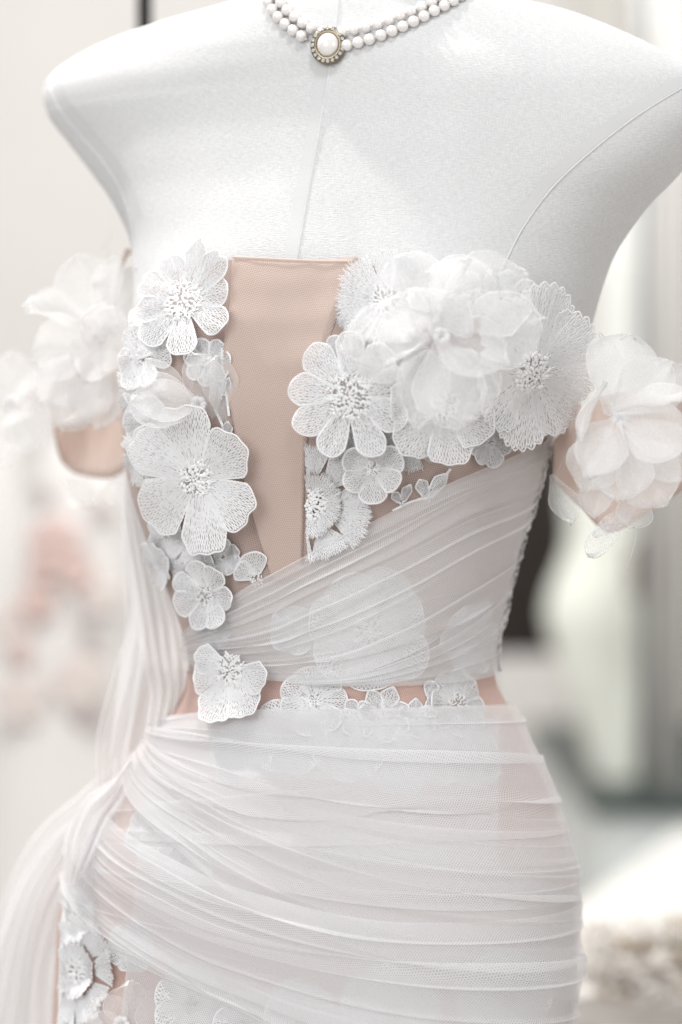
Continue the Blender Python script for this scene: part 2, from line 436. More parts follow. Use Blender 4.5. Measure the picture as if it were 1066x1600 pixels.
def gown(name, label, cat, Y, prof, mat, folds=11, group=None, dep=.62, ampl=.07, hook=None, appl=()):
    """a garment as a pleated body of elliptical sections: prof rows of (photo row, centre, half width)"""
    o = empty(name, label, cat, group)
    n, nr = 72, 60; c = polyline([(p[1] * 1.0, p[0], p[2]) for p in prof], nr); k = (D + Y) / D * S
    b = MB(); pts = []
    z_min = ZC - (c[-1][1] - 800) * k
    for i in range(nr):
        v = i / (nr - 1)
        for j in range(n):
            a = 2 * math.pi * j / n; f = 1 + ampl * v * math.sin(folds * a + 2 * math.sin(v * 3)) + .04 * noise.noise(Vector((math.cos(a) * 2, v * 4, math.sin(a) * 2)))
            r = c[i][2] * k * f
            pts.append(((c[i][0] - 533) * k + r * math.cos(a), Y + r * dep * math.sin(a), ZC - (c[i][1] - 800) * k))
    b.grid(pts, nr, n, closed=True)
    cv = b.vert(((c[0][0] - 533) * k, Y, ZC - (c[0][1] - 800) * k + .004))
    for j in range(n): b.face((cv, (j + 1) % n, j))
    b.build('garment', mat, o)
    if hook:
        h = MB(); x0 = (c[0][0] - 533) * k; z0 = ZC - (c[0][1] - 800) * k
        h.tube([(x0, Y, z0), (x0, Y, (z0 + hook) / 2), (x0, Y, hook - .012), (x0, Y + .010, hook + .010)], .003, 6); h.build('hook', M['steel'], o)
    for (px, py, r, m_) in appl:
        q = MB(); cc = P(px, py, Y)
        i = int(np.argmin(abs(c[:, 1] - py))); x = (px - c[i][0]) / max(c[i][2], 1); x = max(-.9, min(.9, x))
        yy = Y - c[i][2] * k * dep * math.sqrt(1 - x * x) - .012
        cc = P(px, py, Y); cc.y = yy
        for e in range(5):
            a = e * 1.2566 + px; d = Vector((math.cos(a), 0, math.sin(a)))
            q.ball(cc + d * r * k * .55, r * k * .5, n=10, k=6, sq=.25, ax=Vector((.1, -1, .1)))
        q.build('applique', m_, o)
    return o
whitecloth = mat_simple('ivory_cloth', (.70, .68, .665, 1), .8, 12, .05, .2)
rose = mat_simple('rose_applique', (.61, .47, .435, 1), .8, 30, .1); blush = mat_simple('blush_applique', (.66, .60, .575, 1), .8, 30, .1); greyrose = mat_simple('grey_rose_applique', (.46, .41, .40, 1), .8, 30, .1)
gown('floral_gown', 'blurred ivory gown with rose appliques standing far behind at the left', 'dress', 1.35,
     [(690, 115, 30), (745, 118, 62), (800, 118, 78), (900, 112, 92), (1010, 105, 96), (1250, 100, 120), (1700, 95, 190), (2440, 90, 290)], whitecloth,
     appl=((130, 1060, 44, blush), (38, 1090, 44, blush), (28, 975, 40, blush), (160, 930, 34, blush), (92, 848, 42, rose), (124, 892, 30, rose), (66, 940, 30, rose), (70, 890, 24, rose),  (165, 800, 20, greyrose), (138, 965, 14, greyrose), (150, 1015, 22, greyrose), (40, 1020, 18, rose), (70, 770, 16, greyrose), (148, 1110, 26, greyrose)))
gown('ivory_gown', 'blurred plain ivory gown at the far left edge of the picture', 'dress', 1.6,
     [(640, -40, 24), (720, -38, 60), (900, -40, 84), (1200, -44, 96), (1700, -50, 170), (2380, -60, 260)], whitecloth)
sage = mat_simple('pale_sage_cloth', (.80, .82, .75, 1), .8, 10, .08, .2)
pl = empty('display_plinth', 'low plinth with a dark top edge behind the dress at right', 'plinth')
b = MB(); b.box((.36, 2.05, .0), (2.2, 3.3, .7345)); b.build('body', mat_simple('aqua_glass_front', (.74, .79, .78, 1), .25, 3, .05), pl, smooth=False)
b = MB(); b.box((.34, 2.03, .735), (2.22, 3.32, .762)); b.build('top_edge', mat_simple('dark_green_edge', (.045, .06, .055, 1), .4, 8, .2), pl, smooth=False)
gown('sage_gown', 'blurred pale sage gown standing on the plinth at right', 'dress', 2.3,
     [(690, 925, 26), (760, 928, 44), (850, 945, 60), (960, 930, 80), (1040, 938, 66), (1130, 962, 56), (1224, 985, 54)], sage, folds=5, ampl=.05)
gown('white_gown', 'blurred white gown high behind the right shoulder', 'dress', 2.56,
     [(300, 985, 22), (350, 988, 44), (440, 985, 56), (560, 975, 50), (690, 965, 60), (760, 960, 64)], mat_simple('cool_white_cloth', (.74, .75, .72, 1), .8, 10, .06, .2), folds=5, hook=2.25)
gown('dark_gown', 'blurred dark brown garment between the waist and the sage gown', 'garment', 2.5,
     [(680, 815, 40), (728, 820, 88), (860, 822, 106), (950, 810, 104), (1020, 802, 100)], mat_simple('dark_brown_cloth', (.022, .016, .013, 1), .9, 10, .2), folds=6, hook=2.25)
gown('brown_bag', 'small blurred brown bag hanging on the steel rack at right', 'bag', 2.2,
     [(836, 1012, 10), (850, 1012, 26), (890, 1014, 32), (930, 1014, 30), (940, 1014, 10)], mat_simple('brown_leather', (.16, .10, .075, 1), .6, 20, .2), folds=3, hook=2.20)
rk = empty('clothes_rack', 'blurred steel clothes rack with uprights at the right edge', 'rack')
def upright(px, Y, r, z0, z1, m_, par, name='upright'):
    x = P(px, 800, Y).x; b = MB(); b.tube([(x, Y, z0), (x, Y, (z0 + z1) / 2), (x, Y, z1)], r, 14); return b.build(name, m_, par)
upright(1008, 2.15, .012, .75, 2.25, M['steel'], rk); upright(1042, 2.12, .016, .75, 2.25, M['palesteel'], rk); upright(1058, 2.6, .014, .75, 2.25, M['steel'], rk)
upright(745, 2.5, .012, .75, 2.25, M['steel'], rk)
for zz, (x0, y0_), (x1, y1_) in ((2.25, (745, 2.5), (1056, 2.6)), (2.20, (1008, 2.15), (1056, 2.6))):
    a, c = P(x0, 800, y0_), P(x1, 800, y1_); a.z = c.z = zz
    b = MB(); b.tube([a, (a + c) / 2, c], .010, 10); b.build('rail', M['steel'], rk)
post = empty('hanging_rod', 'thin black vertical rod hanging behind the left shoulder', 'rod')
upright(226, .38, .0056, P(226, 330, .38).z, 3.0, M['black'], post, 'pole'); x = P(226, 800, .38).x
b = MB(); b.ball((x, .38, P(226, 330, .38).z - .004), .009, n=12, k=8); b.build('finial', M['black'], post)
tb = empty('display_table', 'white display table running behind the skirt at lower right', 'table')
b = MB(); tp = [(.435, 1.79), (.10, .62), (1.25, .42), (1.5, 1.6)]
lo = [b.vert((x, y, .722)) for x, y in tp]; hi = [b.vert((x, y, .75)) for x, y in tp]
b.face(lo[::-1]); b.face(hi)
for k in range(4): b.face((lo[k], lo[(k + 1) % 4], hi[(k + 1) % 4], hi[k]))
b.build('table_top', mat_simple('white_lacquer', (.68, .675, .655, 1), .4, 3, .03), tb, smooth=False)
for (x, y) in ((.47, 1.66), (.20, .70), (1.17, .52), (1.40, 1.52)):
    b = MB(); b.tube([(x, y, 0), (x, y, .36), (x, y, .7215)], [.016, .018, .022], 12); b.build('leg', M['palesteel'], tb)
fl = empty('dried_bundle', 'blurred cream and brown fluffy dried bundle lying on the white table', 'bundle')
rb = random.Random(4)
tm = [mat_simple('tuft_' + c_, q, .9, 60, .2) for c_, q in (('cream', (.80, .78, .75, 1)), ('tan', (.62, .56, .49, 1)), ('brown', (.46, .39, .31, 1)))]
for k in range(90):
    c = P(1015 + rb.uniform(-90, 90), 1545 + rb.uniform(-55, 70), .52 + rb.uniform(-.06, .06)); c.z = max(c.z, .765)
    c.z = .765 + rb.random() * .05
    b = MB()
    for e in range(9):
        d = Vector((rb.uniform(-1, 1), rb.uniform(-1, 1), rb.uniform(-.2, 1))).normalized()
        b.tube([c, c + d * .012, c + d * .024 + Vector((0, 0, -.003))], [.0022, .0016, .0004], 5)
    b.build('tuft', tm[rb.choice((0, 0, 0, 0, 1, 1, 2))], fl)

# ================================================================== MANNEQUIN
man = empty('mannequin', 'white linen covered armless dress form wearing the floral gown', 'mannequin')
mb = MB()
r1 = int(row_of(1700))
pts = []; uvs = []
for i in range(r1):
    for j in range(-NC // 2, NC // 2 + 1):
        pts.append(G[i, j % NC]); uvs.append((arc(i, j), -rows[i] * S))
mb.grid(pts, r1, NC + 1, uvs=uvs)
capc = mb.vert(G[0].mean(axis=0) + np.array((0, 0, .004)))
for j in range(NC): mb.face((capc, j + 1, j))
mb.build('torso', M['linen'], man)
def strip_on(path, half, off, name, mat, parent, n=60, ridge=0.0, **pr):
    c = polyline(path, n); b = MB(); pts = []
    for k in range(n):
        a = c[min(k + 1, n - 1)] - c[max(k - 1, 0)]; a = a / (np.linalg.norm(a) + 1e-9); q = np.array((-a[1], a[0]))
        for e, o in ((-1, 0), (0, ridge), (1, 0)):
            pts.append(on(c[k][0] + q[0] * half * e, c[k][1] + q[1] * half * e, off + o))
    b.grid(pts, n, 3); return b.build(name, mat, parent, **pr)
seam_c = [(531, -30), (527, 20), (516, 100), (497, 215), (480, 310), (464, 405), (458, 440)]
seam_l = [(76, 132), (90, 165), (125, 210), (165, 258), (192, 305), (206, 350), (213, 420)]
seam_r = [(1075, 132), (1000, 178), (920, 240), (862, 295), (815, 360), (780, 430)]
for sm in (seam_c, seam_l, seam_r):
    strip_on(sm, 1.6, .0001, 'seam', M['seam'], man, ridge=.0007)
for sm, dx in ((seam_c, -11), (seam_l, 10), (seam_r, -12)):
    strip_on([(x + dx * (1 if sm is seam_c else .8), y - (0 if sm is seam_c else 7)) for x, y in sm[:-1]], 9, .00008, 'seam_tape', M['tape'], man)

for pth in ([(74, 134), (70, 130), (66, 129)], [(76, 131), (75, 126), (73, 123)]):
    b = MB(); b.tube([on(*pth[0])] + [P(x, y, on(*pth[0]).y) for x, y in pth[1:]], .0004, 4); b.build('loose_thread', M['seam'], man)
# ================================================================== PEARL NECKLACE
neck = empty('pearl_necklace', 'double strand pearl choker with round jewelled pendant on the neck', 'necklace')
pear = MB(); pear.ball((0, 0, 0), 1, n=20, k=12); pear_me = None
def strand(path, n_arc, rad):
    global pear_me
    c = polyline(path, 200); p3 = [on(x, y, rad * .9) for x, y in c]
    d = 0; out = [p3[0]]
    for a, b in zip(p3[:-1], p3[1:]):
        d += (b - a).length
        if d >= rad * 2.02: out.append(b); d = 0
    for p in out:
        if pear_me is None:
            o = pear.build('pearl', M['pearl'], neck); pear_me = o.data
        else:
            o = bpy.data.objects.new('pearl', pear_me); COL.objects.link(o); o.parent = neck
        o.location = p; o.scale = (rad, rad, rad); o.rotation_euler = (random.random() * 6, random.random() * 6, 0)
    c = MB(); c.tube(p3[::4], .0007, 5); c.build('cord', M['cord'], neck)
PR = .0033
strand([(432, -34), (434, -6), (446, 14), (466, 33), (497, 53)], 0, PR)
strand([(413, -26), (419, 2), (431, 22), (452, 44), (484, 66)], 0, PR)
strand([(536, 54), (556, 50), (585, 44), (620, 32), (660, 16), (700, -4), (725, -24)], 0, PR)
strand([(544, 74), (570, 68), (600, 58), (640, 42), (680, 22), (715, 3), (745, -20)], 0, PR)
pc, pn, _, _ = hit(515, 74)
pn = (pn + Vector((-.05, -1, .05)) * .8).normalized()
pU = Vector((1, 0, 0)) - pn * pn.x; pU.normalize(); pV = pn.cross(pU); pV = pV if pV.z > 0 else -pV
pc = pc + pn * .0035
def pp(a, r, h, e=1.10): return pc + pU * (math.cos(a) * r) + pV * (math.sin(a) * r * e) + pn * h
b = MB(); nn = 48
prof = [(.0, -.002), (.0100, -.002), (.0104, .0004), (.0100, .0016), (.0078, .0020), (.0068, .0026), (.0062, .0012), (0, .001)]
b.grid([pp(2 * math.pi * k / nn, r, h) for r, h in prof for k in range(nn)], len(prof), nn, closed=True)
pend = b.build('pendant', M['gold'], neck, label='round gold pendant with a large pearl ringed by small clear stones')
b = MB(); prof = [(.0063 * math.cos(t), .0012 + .0052 * math.sin(t)) for t in np.linspace(0, math.pi / 2, 10)]
b.grid([pp(2 * math.pi * k / 32, max(r, 1e-5), h) for r, h in prof for k in range(32)], 10, 32, closed=True)
b.build('cabochon', M['pearl'], pend)
for k in range(20):
    b = MB(); b.ball(pp(2 * math.pi * k / 20, .0088, .0020), .00118, n=7, k=5, sq=.75, ax=pn)
    b.build('rhinestone', M['stone'], pend, smooth=False)

# ================================================================== THE DRESS
dress = empty('wedding_dress', 'blush and white off-shoulder wedding dress with lace flowers and draped tulle', 'dress')

def body_shell(name, r_top, r_bot, off, mat, nrow, step=2, amp=0.0):
    b = MB(); pts = []; uvs = []; ncol = NC // step
    for k in range(nrow):
        for j in range(ncol + 1):
            c = j * step - NC // 2; rt = r_top(c) if callable(r_top) else r_top
            r = lerp(rt, r_bot, k / (nrow - 1))
            p, n = surf(r, c); w_ = noise.noise(p * 30) * amp
            pts.append(p + n * (off + w_)); uvs.append((arc(r, c), -p.z))
    b.grid(pts, nrow, ncol + 1, uvs=uvs)
    return b.build(name, mat, dress)
rt = hit(462, 409)[2]; rw = hit(640, 1072)[2]
tk = [hit(x, y) for x, y in ((222, 470), (280, 425), (365, 407), (462, 409), (570, 414), (700, 440), (800, 500), (880, 590))]
tkc = [k[3] for k in tk]; tkr = [k[2] for k in tk]
def top_edge(c):
    return float(np.interp(c, [tkc[0] - 30] + tkc + [tkc[-1] + 25], [row_of(600)] + tkr + [row_of(640)]))
body_shell('bodice', top_edge, rw, .0016, M['mauve'], 70)
body_shell('skirt', rw - 1.0, row_of(3770), .0026, M['pink'], 130, amp=.0006)
# front nude panel
lft = pchip([405, 470, 560, 660, 760, 830, 900], [366, 362, 350, 366, 386, 405, 428], np.linspace(405, 900, 60))
rgt = pchip([405, 470, 560, 660, 760, 830, 900], [566, 540, 508, 486, 478, 476, 474], np.linspace(405, 900, 60))
b = MB(); pts = []; uvs = []
for k, py in enumerate(np.linspace(405, 900, 60)):
    for j in range(31):
        x = lerp(lft[k], rgt[k], j / 30); p, n, _, _ = hit(x, py + 4 * math.sin(math.pi * j / 30))
        e = .0042 + .0007 * noise.noise(Vector((x * .03, py * .010, 3))) + .0008 * noise.noise(Vector((x * .008 + py * .004, py * .022, 9))) * (1 if py < 620 else .3) - (.0022 if j in (0, 30) else 0) - (.001 if k == 0 else 0)
        pts.append(p + n * e); uvs.append((x * S, -py * S))
b.grid(pts, 60, 31, uvs=uvs)
b.build('front_panel', M['nude'], dress, label='nude mesh plunge panel at the centre of the bodice')
strip_on([(370, 407), (420, 409), (462, 411), (520, 413), (556, 413)], 2.2, .0046, 'neckline_binding', M['nude'], dress, ridge=.0006)

# ---------------------------------------------------------------- embroidered lace flowers
class Mapper:
    """flower plane at a photo pixel: (dx, dy, height in metres) -> 3D, resting on the body"""
    def __init__(self, px, py, base, rad, cup=.0, tilt=.8, follow=.85, flat=False, twist=(0, 0)):
        self.px, self.py, self.base, self.rad, self.cup, self.flat = px, py, base, rad, cup, flat
        p, n, _, _ = hit(px, py)
        tocam = (CAM - p).normalized()
        self.n = (n + tocam * tilt + Vector((twist[0], 0, twist[1]))).normalized()
        self.c = p + n * base; self.follow = follow
    def __call__(self, dx, dy, h):
        d = ray_dir(self.px + dx, self.py + dy)
        t = (self.c - CAM).dot(self.n) / d.dot(self.n)
        w_ = CAM + d * t
        rr = math.hypot(dx, dy) / self.rad
        want = self.base + self.cup * rr * rr
        hh, nn_, f, dist = BV.ray_cast(w_ + self.n * .08, -self.n, .16)
        if hh is not None:
            gap = .08 - dist
            # gap > 0 : the body is in front of the plane here
            mv = want + gap
            mv = mv * self.follow if mv < 0 else mv
            w_ = w_ + self.n * max(mv, -.02)
        else: w_ = w_ + self.n * (-.012 * self.follow + self.cup * rr * rr)
        return w_ + self.n * h

def tent(mb_, mp, pts, hs, hw, ht, m=0):
    """little raised thread: three-vertex ridge along a pixel path"""
    n = len(pts); out = []
    for k in range(n):
        ax, ay = pts[min(k + 1, n - 1)][0] - pts[max(k - 1, 0)][0], pts[min(k + 1, n - 1)][1] - pts[max(k - 1, 0)][1]
        l = math.hypot(ax, ay) + 1e-9; qx, qy = -ay / l, ax / l
        w_ = hw[k] if isinstance(hw, list) else hw
        for e, o in ((-1, 0), (0, ht), (1, 0)):
            out.append(mp(pts[k][0] + qx * w_ * e, pts[k][1] + qy * w_ * e, hs[k] + o))
    mb_.grid(out, n, 3, m)

def lace_petal(mp, ang, r0, r1, w0, w1, style='round', nth=22, lift=.002, seed=0, fold=0.0, clip=None, parent=None, dens=1.0):
    """petal in pixel units around the flower centre: embroidered ground, radiating threads, satin-stitched rim"""
    rnd = random.Random(seed)
    ca, sa = math.cos(ang), -math.sin(ang)          # picture y runs down
    wob = [rnd.uniform(-1, 1) for _ in range(8)]
    def end(t):
        if style == 'round': e = 1 - .30 * abs(t) ** 2.6 + .025 * math.sin(3 * t + wob[0] * 3)
        elif style == 'point': e = 1 - .34 * abs(t) ** 1.25
        elif style == 'notch': e = 1 - .30 * abs(t) ** 2.8 - .09 * math.exp(-(t / .22) ** 2)
        elif style == 'broad': e = 1 - .24 * abs(t) ** 2.6 + .030 * math.sin(5.5 * t + wob[0] * 3) + .018 * math.sin(11 * t + wob[1] * 3)
        elif style == 'serrate':
            z = (t * 3.4 + wob[0]) % 1.0
            e = 1 - .20 * abs(t) ** 2 - .075 * abs(z - .35) * 1.6
        elif style == 'fringe': e = .93
        else: e = 1
        return e
    def wid(s):
        if style in ('broad', 'serrate', 'fringe'): return lerp(w0, w1, max(s, 0) ** .95)
        return lerp(w0, w1, math.sin(min(1, max(s, 0) * 1.08) * math.pi / 2) ** 1.1)
    def q(s, t):
        r = r0 + (r1 - r0) * s * end(t); l = wid(s * end(t)) * t
        if style in ('broad', 'serrate', 'fringe'):
            a2 = l / max(r, 1.0) if r > 1 else 0; a2 = max(-1.4, min(1.4, a2)); x, y = r * math.cos(a2), r * math.sin(a2)
        else: x, y = r, l
        return (x * ca - y * sa, x * sa + y * ca)
    def hgt(s, t):
        return lift * s * s + .0012 * noise.noise(Vector((s * 2.2, t * 1.6, seed * 1.7))) * s + fold * abs(t) ** 1.5 * s + .0009 * math.cos(t * 3) * s
    b = MB()
    ok = (lambda p: True) if clip is None else clip
    ns, nt_ = 9, 11
    if clip is None:
        pts = []
        for i in range(ns):
            for j in range(nt_):
                s, t = i / (ns - 1) * .985, (j / (nt_ - 1) * 2 - 1) * .97
                x, y = q(s, t); pts.append(mp(x, y, hgt(s, t)))
        b.grid(pts, ns, nt_, 1)
    else:
        ns, nt_ = 16, 18; idx = {}
        for i in range(ns):
            for j in range(nt_):
                s, t = i / (ns - 1) * .985, (j / (nt_ - 1) * 2 - 1) * .97
                x, y = q(s, t)
                if ok((x, y)): idx[i, j] = b.vert(mp(x, y, hgt(s, t)))
        for i in range(ns - 1):
            for j in range(nt_ - 1):
                k = [(i, j), (i, j + 1), (i + 1, j + 1), (i + 1, j)]
                if all(e in idx for e in k): b.face([idx[e] for e in k], 1)
    nth = int(nth * 1.25); wpx = (2 * w1) / nth * .5
    for k in range(nth):
        t = (k + .5 + rnd.uniform(-.25, .25)) / nth * 2 - 1; t *= .96
        s0 = rnd.uniform(-.06, .10) if k % 2 == 0 else rnd.uniform(.10, .32)
        s1 = .97 if style != 'fringe' else rnd.uniform(.86, 1.12)
        n = 13; zig = rnd.uniform(-.5, .5) * .9 / nth; zz = (1 if k % 2 else -1) * .62 / nth
        pp_ = []; hh = []; hw = []
        for i in range(n):
            s = lerp(s0, s1, i / (n - 1)); tt = t + zig * math.sin(i * .6) + zz * (1 if int(s * 13 + 20) % 2 else -1)
            p = q(s, tt)
            if not ok(p): break
            pp_.append(p); hh.append(hgt(s, tt) + .00018)
            hw.append(wpx * lerp(.66, .70, max(s, 0)) * (1 - .5 * (i == n - 1) * (style == 'fringe')) * dens)
        if len(pp_) > 2: tent(b, mp, pp_, hh, hw, .0006 + rnd.uniform(0, .0003), 0)
    if style != 'fringe':
        path = [(s, -1) for s in np.linspace(.05, 1, 12)] + [(1, t) for t in np.linspace(-1, 1, 34)[1:-1]] + [(s, 1) for s in np.linspace(1, .05, 12)]
        run = []
        def flush():
            if len(run) > 2:
                tent(b, mp, [r_[0] for r_ in run], [r_[1] + .0002 for r_ in run], [1.1 + .6 * (i % 2) for i in range(len(run))], .0005, 0)
            run.clear()
        dense = []
        for (s, t), (s2, t2) in zip(path[:-1], path[1:]):
            dense += [(s, t), ((s + s2) / 2, (t + t2) / 2)]
        dense.append(path[-1])
        for s, t in dense:
            p = q(s, t)
            if ok(p): run.append((p, hgt(s, t)))
            else: flush()
        flush()
    return b.build('petal', [M['thread'], M['ground']], parent)

def lace_flower(px, py, rad, petals, base=.004, cup=.002, rc=.28, knots=46, flat=False, clip=None, seed=1, sq=(1, 1), tilt=.8, follow=.85, label=None, twist=(0, 0)):
    """petals: list of dict(ang deg, r1, w, style, ...) in pixels"""
    mp0 = Mapper(px, py, base, rad, cup, tilt, follow, flat, twist)
    mp = (lambda x, y, h: mp0(x * sq[0], y * sq[1], h))
    rnd = random.Random(seed); b = MB(); rk = rad * rc
    ok = (lambda p: True) if clip is None else clip
    made = 0
    knots = int(knots * 2.0)
    for k in range(knots):
        r = rk * math.sqrt((k + .5) / knots) * 1.02; a = k * 2.39996 + rnd.uniform(-.3, .3)
        x, y = r * math.cos(a), r * math.sin(a)
        if rnd.random() < .1 or not ok((x, y)): continue
        b.ball(mp(x, y, .0008 + rnd.uniform(-.0002, .0004)), rad * .026 * S * rnd.uniform(.8, 1.25), n=6, k=4, sq=.7, ax=mp0.n); made += 1
        a2 = a + rnd.uniform(-1.2, 1.2); l = rad * .09
        x2, y2 = x + l * math.cos(a2), y + l * math.sin(a2)
        if ok((x2, y2)): tent(b, mp, [(x, y), ((x + x2) / 2 + 1, (y + y2) / 2), (x2, y2)], [.0004, .0013, .0004], 1.2, .0006)
    gp = [mp(0, 0, .0003)] ; rg = [(q * rk * 1.05) for q in (.5, 1.0)]
    if clip is None:
        b.grid([mp(max(r, .3) * math.cos(a), max(r, .3) * math.sin(a), .0003) for r in [0.3] + rg for a in np.linspace(0, 2 * math.pi, 17)[:-1]], 3, 16, 1, closed=True)
    f = b.build('lace_flower', [M['thread'], M['ground']], dress)
    if label: f['label'] = label
    for i, d in enumerate(petals):
        d = dict(d); a = R(d.pop('a')); r1 = d.pop('r') * rad; w1 = d.pop('w') * rad; st = d.pop('st', 'round')
        lace_petal(mp, a, d.pop('r0', rc * .8) * rad, r1, d.pop('w0', .12) * rad, w1, st, d.pop('n', 20),
                   d.pop('lift', .002) + i * .00025, seed * 37 + i, d.pop('fold', 0.0), clip, f)
    return f
def ring(cnt, r=1, w=.36, st='round', a0=0, jit=.07, seed=0, lf=1.0, **kw):
    rnd = random.Random(seed + 99)
    return [dict(a=a0 + 360 * k / cnt + rnd.uniform(-5, 5), r=r * (1 + rnd.uniform(-jit, jit)), w=w * (1 + rnd.uniform(-.12, .12)), st=st, lift=rnd.uniform(.001, .005) * lf, **kw) for k in range(cnt)]

# top left daisy
lace_flower(288, 472, 90, [dict(a=72, r=1.12, w=.22, st='point', lift=.006, n=16), dict(a=43, r=1.08, w=.29, st='notch', lift=.006, n=18), dict(a=10, r=.86, w=.30, n=16),
    dict(a=-32, r=.98, w=.28, n=18), dict(a=-87, r=1.0, w=.285, n=18), dict(a=-134, r=1.0, w=.30, n=18), dict(a=-172, r=.92, w=.27, n=16), dict(a=153, r=.98, w=.29, st='notch', n=18), dict(a=112, r=.88, w=.28, st='notch', n=18)],
    base=.008, rc=.33, knots=60, seed=11, tilt=1.2, label='eight petalled white lace daisy at the top left of the bodice')
# large rounded bloom below it
lace_flower(308, 748, 112, [dict(a=100, r=1.05, w=.50, st='broad', n=34), dict(a=152, r=1.12, w=.48, st='broad', n=34), dict(a=215, r=1.02, w=.56, st='broad', n=36),
    dict(a=280, r=1.06, w=.46, st='broad', n=34), dict(a=330, r=.98, w=.46, st='broad', n=32), dict(a=36, r=.92, w=.50, st='broad', n=34)],
    base=.011, cup=.003, rc=.24, seed=21, tilt=1.0, label='large rounded white lace bloom beside the nude panel, lower left')
# flower half hidden under the drape
lace_flower(322, 928, 56, ring(7, .98, .38, seed=3, n=16), base=.005, rc=.3, knots=34, seed=31, tilt=.8)
# single loose petal against the panel
vclip = lambda x0: (lambda p: p[0] < x0)
lace_flower(402, 905, 46, [dict(a=95, r=.95, w=.5, n=16), dict(a=150, r=.8, w=.4, n=14)], base=.0028, rc=.2, knots=10, seed=32, clip=lambda p: p[0] < 20)
# left of the right bust
lace_flower(546, 620, 98, ring(9, 1.0, .265, seed=5, a0=12, n=16), base=.010, cup=.002, rc=.36, knots=70, seed=41, tilt=1.1, label='round white lace flower left of the organza bloom, over the panel edge')
lace_flower(692, 632, 92, ring(7, 1.0, .50, 'broad', seed=6, a0=20, n=28), base=.010, cup=.003, rc=.26, seed=51, tilt=1.0)
lace_flower(826, 578, 124, [dict(a=78, r=1.16, w=.50, st='serrate', n=34), dict(a=34, r=1.02, w=.50, st='serrate', n=34), dict(a=-8, r=.98, w=.5, st='serrate', n=34), dict(a=-52, r=.98, w=.46, st='serrate', n=32),
    dict(a=-98, r=1.02, w=.48, st='serrate', n=32), dict(a=125, r=1.1, w=.5, st='serrate', n=30), dict(a=170, r=.9, w=.5, st='serrate', n=30), dict(a=-140, r=.9, w=.5, st='serrate', n=30)],
    base=.012, cup=.004, rc=.26, knots=56, seed=61, tilt=1.0, follow=.5, label='large white lace flower with jagged petals at the right of the bust')
lace_flower(604, 470, 82, ring(8, 1.0, .42, 'fringe', seed=7, n=24), base=.007, rc=.3, seed=71, tilt=.9)
lace_flower(582, 732, 52, ring(6, .98, .42, seed=8, a0=30, n=16), base=.0055, rc=.2, knots=20, seed=81, tilt=.9)
# half rosette cut off by the panel edge
pc_ = lambda p: p[0] > -8
lace_flower(486, 788, 96, ring(9, .98, .40, 'fringe', seed=9, a0=10, n=28, r0=.5, lf=.2) + ring(8, .54, .24, 'fringe', seed=10, n=16, r0=.2, lf=.1), base=.0032, rc=.24, knots=40, seed=91, clip=pc_, tilt=.6)
# lace sprigs on the sides of the bodice
for (x, y, r, s_) in ((222, 560, 52, 1), (232, 660, 44, 2), (250, 880, 40, 6), (535, 556, 34, 8)):
    lace_flower(x, y, r, ring(6, 1.0, .42, seed=s_ + 50, n=14, lf=.3), base=.0032, rc=.2, knots=12, seed=100 + s_, tilt=.5)
for k, (x, y, r) in enumerate(((216, 610, 50), (225, 520, 46), (326, 566, 38), (222, 715, 46), (300, 885, 46), (262, 838, 38), (335, 985, 34), (622, 560, 50), (604, 655, 38), (642, 694, 46), (562, 705, 36), (765, 690, 40), (560, 486, 40), (700, 470, 60), (790, 470, 50), (860, 660, 44), (350, 870, 30))):
    lace_flower(x, y, r, ring(7, 1.0, .38, 'round' if k % 3 else 'fringe', seed=700 + k, a0=k * 31, n=15, lf=.12), base=.0026, cup=0, rc=.2, knots=12, seed=720 + k, tilt=.4)
for path in ([(350, 545), (352, 580), (357, 612), (362, 650)], [(340, 640), (352, 665), (364, 700)], [(672, 776), (684, 752), (700, 730)], [(612, 796), (640, 782), (668, 774)], [(370, 850), (374, 880), (381, 905)]):
    strip_on(path, 2.0, .0032, 'vine', M['thread'], dress, n=24, ridge=.0012)
for (x, y, r, a0, s_) in ((668, 778, 44, 55, 1), (628, 786, 30, 70, 2), (345, 620, 30, 60, 3), (352, 690, 30, 75, 4)):
    lace_flower(x, y, r, [dict(a=a0, r=1.1, w=.26, st='point', n=10, r0=.1, lift=.0004), dict(a=a0 + 62, r=.8, w=.24, st='point', n=9, r0=.1, lift=.0004)], base=.0032, rc=.1, knots=3, seed=150 + s_, tilt=.5)
# under the bodice drape
lace_flower(575, 985, 100, ring(7, 1.0, .44, 'round', seed=12, a0=15, n=22, jit=.14, lf=.1), base=.0018, cup=0, rc=.25, seed=121, tilt=.4)
lace_flower(735, 1000, 60, ring(6, 1.0, .4, 'round', seed=13, n=16, jit=.14, lf=.1), base=.0018, cup=0, rc=.2, knots=16, seed=131, tilt=.4)
lace_flower(460, 985, 40, ring(5, 1.0, .5, seed=14, n=14, lf=.1), base=.0018, cup=0, rc=.2, knots=12, seed=141, tilt=.4)
